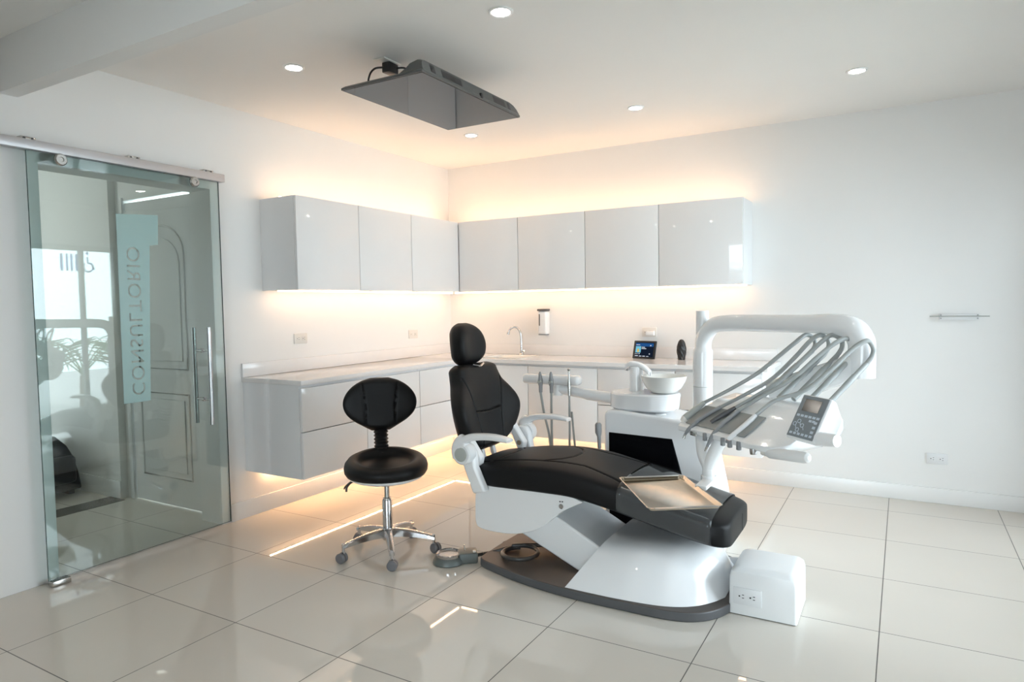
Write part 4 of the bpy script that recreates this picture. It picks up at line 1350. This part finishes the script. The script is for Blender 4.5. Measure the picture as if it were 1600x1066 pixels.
def build_instruments():
    """handpieces lying on the head, each with its own hose over the whip"""
    specs = [
        # label, handle (u, v, w, radius), hose over the top, whip exit, colours
        ('pale thick suction handpiece at the left end of the instrument head', [(-0.031, -0.004, 0.015, 0.012), (-0.029, 0.002, 0.020, 0.016), (-0.020, 0.050, 0.054, 0.015), (-0.010, 0.095, 0.088, 0.010)],
         [(0.068, 0.17, 0.150), (0.141, 0.26, 0.224), (0.180, 0.35, 0.302), (0.196, 0.43, 0.360), (0.192, 0.49, 0.390), (0.203, 0.52, 0.381), (0.217, 0.525, 0.352), (0.218, 0.505, 0.319)], (0.173, 0.27, 0.130), 'lightgrey', 'outlet'),
        ('slim grey contra-angle handpiece drooping off the head, second from the left', [(0.036, -0.052, -0.055, 0.006), (0.040, -0.047, -0.036, 0.006), (0.055, -0.035, -0.008, 0.009), (0.072, 0.015, 0.036, 0.009), (0.108, 0.09, 0.084, 0.008)],
         [(0.201, 0.17, 0.156), (0.237, 0.26, 0.213), (0.265, 0.35, 0.296), (0.278, 0.43, 0.370), (0.274, 0.49, 0.393), (0.287, 0.52, 0.375), (0.290, 0.525, 0.344), (0.285, 0.505, 0.309)], (0.263, 0.27, 0.130), 'midgrey', 'steel'),
        ('short dark open connector lying on the grey mat, middle of the row', [(0.140, 0.014, 0.026, 0.011), (0.150, 0.028, 0.040, 0.011), (0.172, 0.058, 0.065, 0.011), (0.202, 0.09, 0.094, 0.008)],
         [(0.240, 0.17, 0.146), (0.273, 0.26, 0.204), (0.310, 0.35, 0.292), (0.336, 0.43, 0.367), (0.338, 0.49, 0.395), (0.358, 0.52, 0.375), (0.360, 0.525, 0.343), (0.352, 0.505, 0.307)], (0.345, 0.27, 0.135), 'darkgrey', 'darkgrey'),
        ('grey pointed syringe handpiece hanging below the head edge, second from the right', [(0.183, -0.055, -0.083, 0.003), (0.190, -0.048, -0.062, 0.006), (0.203, -0.030, -0.018, 0.011), (0.212, 0.015, 0.033, 0.010), (0.224, 0.09, 0.084, 0.008)],
         [(0.258, 0.17, 0.138), (0.348, 0.26, 0.222), (0.388, 0.35, 0.308), (0.412, 0.43, 0.368), (0.416, 0.49, 0.383), (0.425, 0.52, 0.360), (0.418, 0.525, 0.324), (0.411, 0.505, 0.289)], (0.423, 0.27, 0.135), 'midgrey', 'steel'),
        ('white scaler handpiece with an orange ring, rightmost on the head', [(0.312, -0.052, -0.024, 0.004), (0.314, -0.043, -0.014, 0.010), (0.316, -0.034, -0.004, 0.012), (0.324, 0.025, 0.036, 0.012), (0.328, 0.085, 0.080, 0.009)],
         [(0.349, 0.17, 0.138), (0.416, 0.26, 0.182), (0.453, 0.35, 0.258), (0.484, 0.43, 0.338), (0.508, 0.49, 0.378), (0.514, 0.52, 0.351), (0.507, 0.525, 0.316), (0.497, 0.505, 0.282)], (0.518, 0.27, 0.135), 'outletw', 'midgrey')]
    for i, (lab, hp, hz, ex, m, mtip) in enumerate(specs):
        base = HL(*hp[1][:3])
        t = thing('dental_handpiece', lab, 'dental handpiece', base, 'handpieces on the instrument head')
        sp = spline([HL(*p[:3]) for p in hp], 6)
        rr = [p.x for p in spline([(p[3], 0, 0) for p in hp], 6)]
        n0 = 6
        bm = BM()
        tube(bm, sp[n0:], rr[n0:], 16)
        obj('handle', bm, M[m], t)
        bm = BM()
        tube(bm, sp[:n0 + 1], rr[:n0 + 1], 16)
        obj('tip', bm, M[mtip], t)
        if i == 4:
            bm = BM()
            tube(bm, sp[n0 + 1:n0 + 3], [rr[n0 + 1] + 0.001] * 2, 16)
            obj('orange_ring', bm, M['orange'], t)['label'] = 'orange ring'
        e = hp[-1]
        hose = [HL(*e[:3])] + [HL(*q) for q in hz]
        pts = spline(hose, 8)
        bm = BM()
        tube(bm, pts, [0.0075 + 0.0022 * clampf(k / len(pts) * 2) for k in range(len(pts))], 12)
        obj('hose', bm, M['hose'], t)
        low, end = HL(*hz[-1]), HL(*ex)
        bm = BM()
        tube(bm, [low, low.lerp(end, 0.30), low.lerp(end, 0.31), low.lerp(end, 0.55), low.lerp(end, 0.56), end], [0.0105, 0.0105, 0.0125, 0.0125, 0.0115, 0.0115], 14)
        obj('hose_whip', bm, M['hose'], t)
    # hoses of the assistant's bar
    for (lab, x, hx, zt, m) in (('grey suction handpiece on the white bar, left one of three', 1.756, 1.80, 0.925, 'midgrey'), ('grey suction handpiece on the white bar, middle one of three', 1.830, 1.815, 0.927, 'midgrey'), ('thin steel syringe on the white bar, right one of three', 1.948, 1.955, 0.955, 'steel')):
        t = thing('suction_handpiece', lab, 'dental handpiece', (x, -1.55, 0.86), 'handpieces on the white bar')
        bm = BM()
        if zt < 0.95:
            tube(bm, [(x, -1.548, 0.81), (x, -1.548, 0.85), (x - 0.001, -1.548, 0.86), (x - 0.002, -1.548, 0.885), (x - 0.002, -1.548, 0.90), (x - 0.003, -1.548, zt), (x - 0.003, -1.548, zt + 0.012)], [0.011, 0.012, 0.015, 0.015, 0.012, 0.009, 0.004], 14)
            obj('handle', bm, M[m], t)
            bm = BM()
            tube(bm, [(x - 0.012, -1.562, 0.872), (x + 0.010, -1.562, 0.880)], 0.006, 8)
            obj('valve', bm, M['lightgrey'], t)
        else:
            tube(bm, [(x, -1.546, 0.80), (x, -1.546, 0.87), (x, -1.546, 0.90), (x - 0.001, -1.546, zt - 0.01)], [0.009, 0.010, 0.006, 0.005], 12)
            obj('handle', bm, M[m], t)
            obj('tip', lathe(BM(), [(0.001, -0.008), (0.008, -0.006), (0.010, 0.0), (0.008, 0.006), (0.001, 0.008)], (x - 0.002, -1.546, zt), 14), M['steel'], t)
        bm = BM()
        if zt > 0.95:
            tube(bm, spline([(x, -1.546, 0.80), (x - 0.003, -1.54, 0.65), (x - 0.012, -1.52, 0.40), (x + 0.0, -1.50, 0.20), (x + 0.012, -1.50, 0.195), (x + 0.022, -1.51, 0.40), (x + 0.006, -1.53, 0.70)], 6), 0.0065, 10)
        else:
            tube(bm, spline([(x, -1.548, 0.81), (hx + (x - hx) * 0.6, -1.54, 0.68), (hx, -1.52, 0.52), (hx + 0.004, -1.51, 0.30), (hx + 0.01, -1.50, 0.06), (hx + 0.10, -1.48, 0.012), (2.16, -1.44, 0.012)], 6), 0.0075, 10)
        obj('hose', bm, M['hose'], t)
    t = thing('suction_handpiece', 'grey suction handle hung at the left side of the dental unit cabinet', 'dental handpiece', (2.165, -1.60, 0.5))
    bm = BM()
    tube(bm, [(2.166, -1.625, 0.665), (2.166, -1.625, 0.655), (2.166, -1.625, 0.610), (2.170, -1.625, 0.585), (2.170, -1.62, 0.52)], [0.012, 0.019, 0.019, 0.011, 0.011], 16)
    obj('handle', bm, M['midgrey'], t)
    obj('hose', tube(BM(), spline([(2.170, -1.62, 0.53), (2.165, -1.62, 0.30), (2.15, -1.61, 0.05), (2.12, -1.56, 0.012), (2.16, -1.45, 0.012)], 6), 0.008, 10), M['hose'], t)


# ------------------------------------------------------------------ stool
def build_stool():
    c = V(1.240, -2.385, 0)
    t = thing('dentist_stool', 'black round-seated rolling stool with oval backrest and chrome base', 'stool', c)
    # five chrome legs with casters
    bm = lathe(BM(), [(0.001, 0.075), (0.028, 0.075), (0.036, 0.09), (0.038, 0.125), (0.030, 0.142), (0.001, 0.142)], c, 28)
    obj('base_hub', bm, M['chrome'], t)
    for k in range(5):
        a = math.radians(-117 + 72 * k)
        d = V(math.cos(a), math.sin(a), 0)
        s = V(-d.y, d.x, 0)
        rings = []
        for f in [i / 12 for i in range(13)]:
            r = 0.02 + 0.238 * f
            zt = 0.138 - 0.010 * f - 0.034 * f * f
            hh = 0.046 * (1 - f) + 0.020 * f
            w = 0.021 * (1 - f) + 0.014 * f
            q = c + d * r
            rings.append([q + s * (-w) + V(0, 0, zt - hh), q + s * (-w) + V(0, 0, zt - 0.006), q + s * (-w * 0.6) + V(0, 0, zt), q + s * (w * 0.6) + V(0, 0, zt), q + s * w + V(0, 0, zt - 0.006), q + s * w + V(0, 0, zt - hh)])
        bm = BM()
        loft(bm, rings)
        lg = obj('leg', bm, M['chrome'], t, ang=45)
        e = c + d * 0.252
        bm = BM()
        cyl(bm, e + V(0, 0, 0.050), e + V(0, 0, 0.100), 0.009, seg=14)
        obj('caster_stem', bm, M['chrome'], lg)
        off = (0.6, -0.3, 0.9, 0.2, -0.8)[k] + a
        ax = V(math.cos(off), math.sin(off), 0)
        e2 = c + d * 0.262
        bm = BM()
        for sg in (-1, 1):
            lathe(bm, [(0.001, 0.003), (0.024, 0.003), (0.027, 0.006), (0.027, 0.018), (0.022, 0.023), (0.001, 0.023)], e2 + V(0, 0, 0.0272), 26, axis=tuple(ax * sg))
        lathe(bm, [(0.001, -0.004), (0.012, -0.004), (0.012, 0.004), (0.001, 0.004)], e2 + V(0, 0, 0.0272), 14, axis=tuple(ax))
        obj('caster', bm, M['caster'], lg)
    bm = lathe(BM(), [(0.001, 0.14), (0.027, 0.14), (0.027, 0.292), (0.024, 0.298), (0.001, 0.298)], c, 28)
    obj('gas_column', bm, M['chrome'], t)
    bm = lathe(BM(), [(0.001, 0.298), (0.022, 0.298), (0.022, 0.306), (0.014, 0.308), (0.014, 0.405), (0.001, 0.405)], c, 24)
    obj('piston', bm, M['steel'], t)
    # seat pan and cushion (gentle dish, raised rim at the back)
    bm = lathe(BM(), [(0.001, 0.400), (0.05, 0.400), (0.17, 0.412), (0.198, 0.424), (0.205, 0.436), (0.001, 0.436)], c, 48)
    obj('seat_pan', bm, M['whitesatin'], t)
    away = V(-0.69, 0.72, 0).normalized()
    rings = []
    prof = [(0.190, 0.432), (0.212, 0.438), (0.223, 0.456), (0.226, 0.482), (0.220, 0.505), (0.205, 0.522), (0.185, 0.530), (0.165, 0.528), (0.148, 0.516), (0.135, 0.503), (0.11, 0.498), (0.06, 0.497), (0.02, 0.496), (0.001, 0.496)]
    for r, z in prof:
        ring = []
        for k in range(64):
            a = 2 * PI * k / 64
            d = V(math.cos(a), math.sin(a), 0)
            back = clampf(d.dot(away) * 0.5 + 0.5)
            f = clampf((r - 0.08) / 0.10)
            top = clampf((z - 0.47) / 0.05)
            zz = z + top * f * (0.020 * back - 0.024 * (1 - back))
            ring.append(c + d * r + V(0, 0, zz))
        rings.append(ring)
    bm = BM()
    loft(bm, rings)
    obj('seat_cushion', bm, M['leather'], t, ang=60)
    # backrest
    bc = V(1.080, -2.240, 0.640)
    wx = V(-away.y, away.x, 0)
    mb = frame(tuple(bc), tuple(-wx * -1), tuple(away * 0.10 + V(0, 0, 1)))
    if (mb.to_3x3() @ V(0, 0, 1)).dot(away) > 0:
        mb = frame(tuple(bc), tuple(wx * -1), tuple(away * 0.10 + V(0, 0, 1)))
    out = [(0.0, 0.05), (0.02, 0.085), (0.06, 0.150), (0.10, 0.190), (0.15, 0.207), (0.20, 0.198), (0.25, 0.160), (0.285, 0.105), (0.302, 0.05)]
    ls = [[(sg * 0.085, 0.04), (sg * 0.083, 0.12), (sg * 0.09, 0.20), (sg * 0.10, 0.27)] for sg in (-1, 1)]
    bm = pad(out, 0.075, mb, wing=0.045, lines=ls, ns=80, nr=110, p=2.6, edge=0.04, bulge=0.012)
    obj('backrest', bm, M['leather'], t, ang=60)
    # rubber bellows from the seat to the backrest
    a0, a1 = c + away * 0.172 + V(-0.012, -0.008, 0.475), bc + V(0, 0, 0.03) + away * 0.012
    bm = BM()
    pts, rs = [], []
    for i in range(41):
        pts.append(a0.lerp(a1, i / 40))
        rs.append(0.0385 + 0.0045 * math.cos(i * PI / 2 * 1.0) if 6 < i else 0.041)
    tube(bm, pts, rs, 24)
    obj('bellows', bm, M['blackplastic'], t, ang=60)
    # height lever
    left = V(-0.83, -0.56, 0).normalized()
    p0 = c + V(0, 0, 0.412) + left * 0.02
    p1 = c + left * 0.185 + V(0, 0, 0.398)
    bm = BM()
    tube(bm, [p0, p0.lerp(p1, 0.75)], 0.006, 10)
    lv = obj('height_lever', bm, M['blackplastic'], t)
    bm = BM()
    rings = []
    for f in [i / 8 for i in range(9)]:
        q = p1 + left * (0.085 * f - 0.04) + V(0, 0, 0.012 - 0.045 * f * f)
        sd = V(-left.y, left.x, 0)
        rings.append([q + sd * 0.016 * math.cos(a) * (0.7 + 0.4 * math.sin(PI * f)) + V(0, 0, 0.008 * math.sin(a)) for a in [2 * PI * k / 14 for k in range(14)]])
    loft(bm, rings)
    obj('lever_grip', bm, M['blackplastic'], lv)
    bm = BM()
    tube(bm, spline([p1 + V(0, 0, 0.005), p1 + left * 0.03 + V(0.012, -0.01, -0.022), p1 + left * 0.035 + V(0.016, -0.014, -0.048)], 5), 0.006, 10)
    obj('lever_grip', bm, M['blackplastic'], lv)


# ------------------------------------------------------------------ pedal, floor box, corridor seat
def build_floor_things():
    t = thing('foot_pedal', 'round grey foot pedal with a glass ring on the floor left of the chair base', 'foot pedal', (1.617, -2.345, 0))
    c = V(1.618, -2.345, 0)
    dn = V(0.075, 0.075, 0)
    bm = lathe(BM(), [(0.001, 0.0), (0.078, 0.0), (0.086, 0.006), (0.082, 0.022), (0.072, 0.034), (0.066, 0.036), (0.001, 0.036)], c, 40)
    obj('pedal_base', bm, M['pedal'], t)
    bm = lathe(BM(), [(0.052, 0.035), (0.066, 0.035), (0.067, 0.050), (0.062, 0.054), (0.056, 0.050), (0.052, 0.040)], c, 40)
    obj('pedal_ring', bm, M['chrome'], t)
    bm = lathe(BM(), [(0.001, 0.0365), (0.054, 0.0365), (0.054, 0.044), (0.001, 0.046)], c, 36)
    obj('pedal_disc', bm, M['steel'], t)
    mm = Matrix.Translation(c) @ Matrix.Rotation(math.radians(38), 4, 'Z')
    obj('pedal_neck', box(BM(), (0.050, -0.048, 0.0), (0.150, 0.048, 0.056), 0.010, 3, mm), M['pedal'], t)
    bm = BM()
    tube(bm, [mm @ V(0.085, 0.0, 0.055), mm @ V(0.080, 0.004, 0.086)], 0.004, 10)
    obj('pedal_lever', bm, M['steel'], t)
    obj('pedal_switch', box(BM(), (0.125, -0.035, 0.052), (0.140, -0.015, 0.064), 0.003, 2, mm), M['outlet'], t)
    s0, s1 = mm @ V(0.148, 0.0, 0.028), mm @ V(0.235, 0.012, 0.034)
    bm = BM()
    pts, rs = [], []
    for i in range(49):
        pts.append(s0.lerp(s1, i / 48))
        rs.append(0.0095 + 0.0022 * math.cos(i * PI / 2))
    tube(bm, pts, rs, 12)
    obj('cable_spring', bm, M['darkhose'], t, ang=70)
    # cable, one loop lying on the base plate
    lc = V(1.965, -2.195, 0.056)
    pts = [s1, V(1.87, -2.145, 0.055)]
    R_ = 0.092
    loop = [lc + V(R_ * math.cos(a), R_ * math.sin(a), 0.0 + 0.012 * i / 22) for i, a in enumerate([math.radians(120 + 380 * k / 22) for k in range(23)])]
    tail = [V(2.02, -2.06, 0.068), V(2.12, -2.02, 0.062), V(2.25, -2.0, 0.058), V(2.38, -2.0, 0.056)]
    bm = BM()
    tube(bm, spline(pts + loop + tail, 5), 0.0115, 12)
    obj('cable', bm, M['darkhose'], t, ang=70)
    # white box with sockets
    t = thing('floor_box', 'white cube-like junction box on the floor at the foot of the chair', 'junction box', (3.17, -2.10, 0))
    bm = BM()
    def rect(x0, x1, y0, y1, z, r):
        out = []
        for cx, cy, a0 in ((x1 - r, y1 - r, 0), (x0 + r, y1 - r, PI / 2), (x0 + r, y0 + r, PI), (x1 - r, y0 + r, 1.5 * PI)):
            for k in range(4):
                a = a0 + k * PI / 6
                out.append(V(cx + r * math.cos(a), cy + r * math.sin(a), z))
        return out
    loft(bm, [rect(3.030, 3.305, -2.250, -1.955, 0.004, 0.012), rect(3.032, 3.303, -2.248, -1.957, 0.165, 0.012), rect(3.036, 3.299, -2.243, -1.961, 0.186, 0.02),
              rect(3.048, 3.287, -2.230, -1.973, 0.199, 0.024), rect(3.065, 3.270, -2.212, -1.990, 0.203, 0.024)])
    obj('housing', bm, M['whitesatin'], t, ang=30)
    boxo('skid', (3.036, -2.244, 0.0), (3.298, -1.962, 0.0045), M['blackplastic'], t)
    o = obj('socket_plate', box(BM(), (3.050, -2.2545, 0.050), (3.166, -2.2485, 0.122), 0.002, 2), M['outletw'], t)
    for x in (3.083, 3.128):
        bm = BM()
        box(bm, (x + 0.004, -2.2556, 0.078), (x + 0.012, -2.254, 0.081))
        box(bm, (x + 0.004, -2.2556, 0.091), (x + 0.012, -2.254, 0.094))
        box(bm, (x - 0.010, -2.2556, 0.083), (x - 0.004, -2.254, 0.089))
        obj('socket', bm, M['slot'], o)
    bm = BM()
    tube(bm, spline([(2.905, -1.800, 0.036), (2.96, -1.775, 0.036), (3.04, -1.765, 0.036), (3.11, -1.79, 0.036), (3.155, -1.85, 0.036), (3.165, -1.953, 0.036)], 5), 0.035, 20)
    p = obj('conduit', bm, M['midgrey'])
    tag(p, 'thick grey pipe on the floor between the chair base and the white box', 'pipe')
    # dark rounded seat in the corridor
    t = thing('lounge_chair', 'black rounded lounge chair in the corridor seen through the glass', 'chair', (-1.72, -2.75, 0))
    bm = BM()
    prof = [(-2.495, 0.03), (-2.515, 0.16), (-2.545, 0.28), (-2.590, 0.37), (-2.66, 0.445), (-2.76, 0.480), (-2.90, 0.485), (-3.02, 0.47), (-3.06, 0.40), (-3.06, 0.03)]
    prism(bm, prof, 'x', -1.98, -1.62)
    obj('shell', bm, M['blackgloss'], t, bevel=0.02, seg=3)
    obj('seat', box(BM(), (-1.62, -3.04, 0.10), (-1.55, -2.56, 0.30), 0.03, 3), M['leather'], t)
    for y in (-2.56, -3.0):
        boxo('foot', (-1.95, y - 0.02, 0.0), (-1.65, y + 0.02, 0.035), M['blackplastic'], t)


build_room()
build_cabinets()
build_leds()
build_glass_door()
build_small()
build_tv()
build_chair()
build_unit()
build_tray()
build_instruments()
build_stool()
build_floor_things()
palm((7.0, 0.25, -0.10), 11, 1.6, 'green feathery palm outside the right window, seen mirrored in the glass door', 3)
palm((7.2, -3.4, -0.10), 10, 1.4, 'second green palm outside the right window, nearer the front', 8)
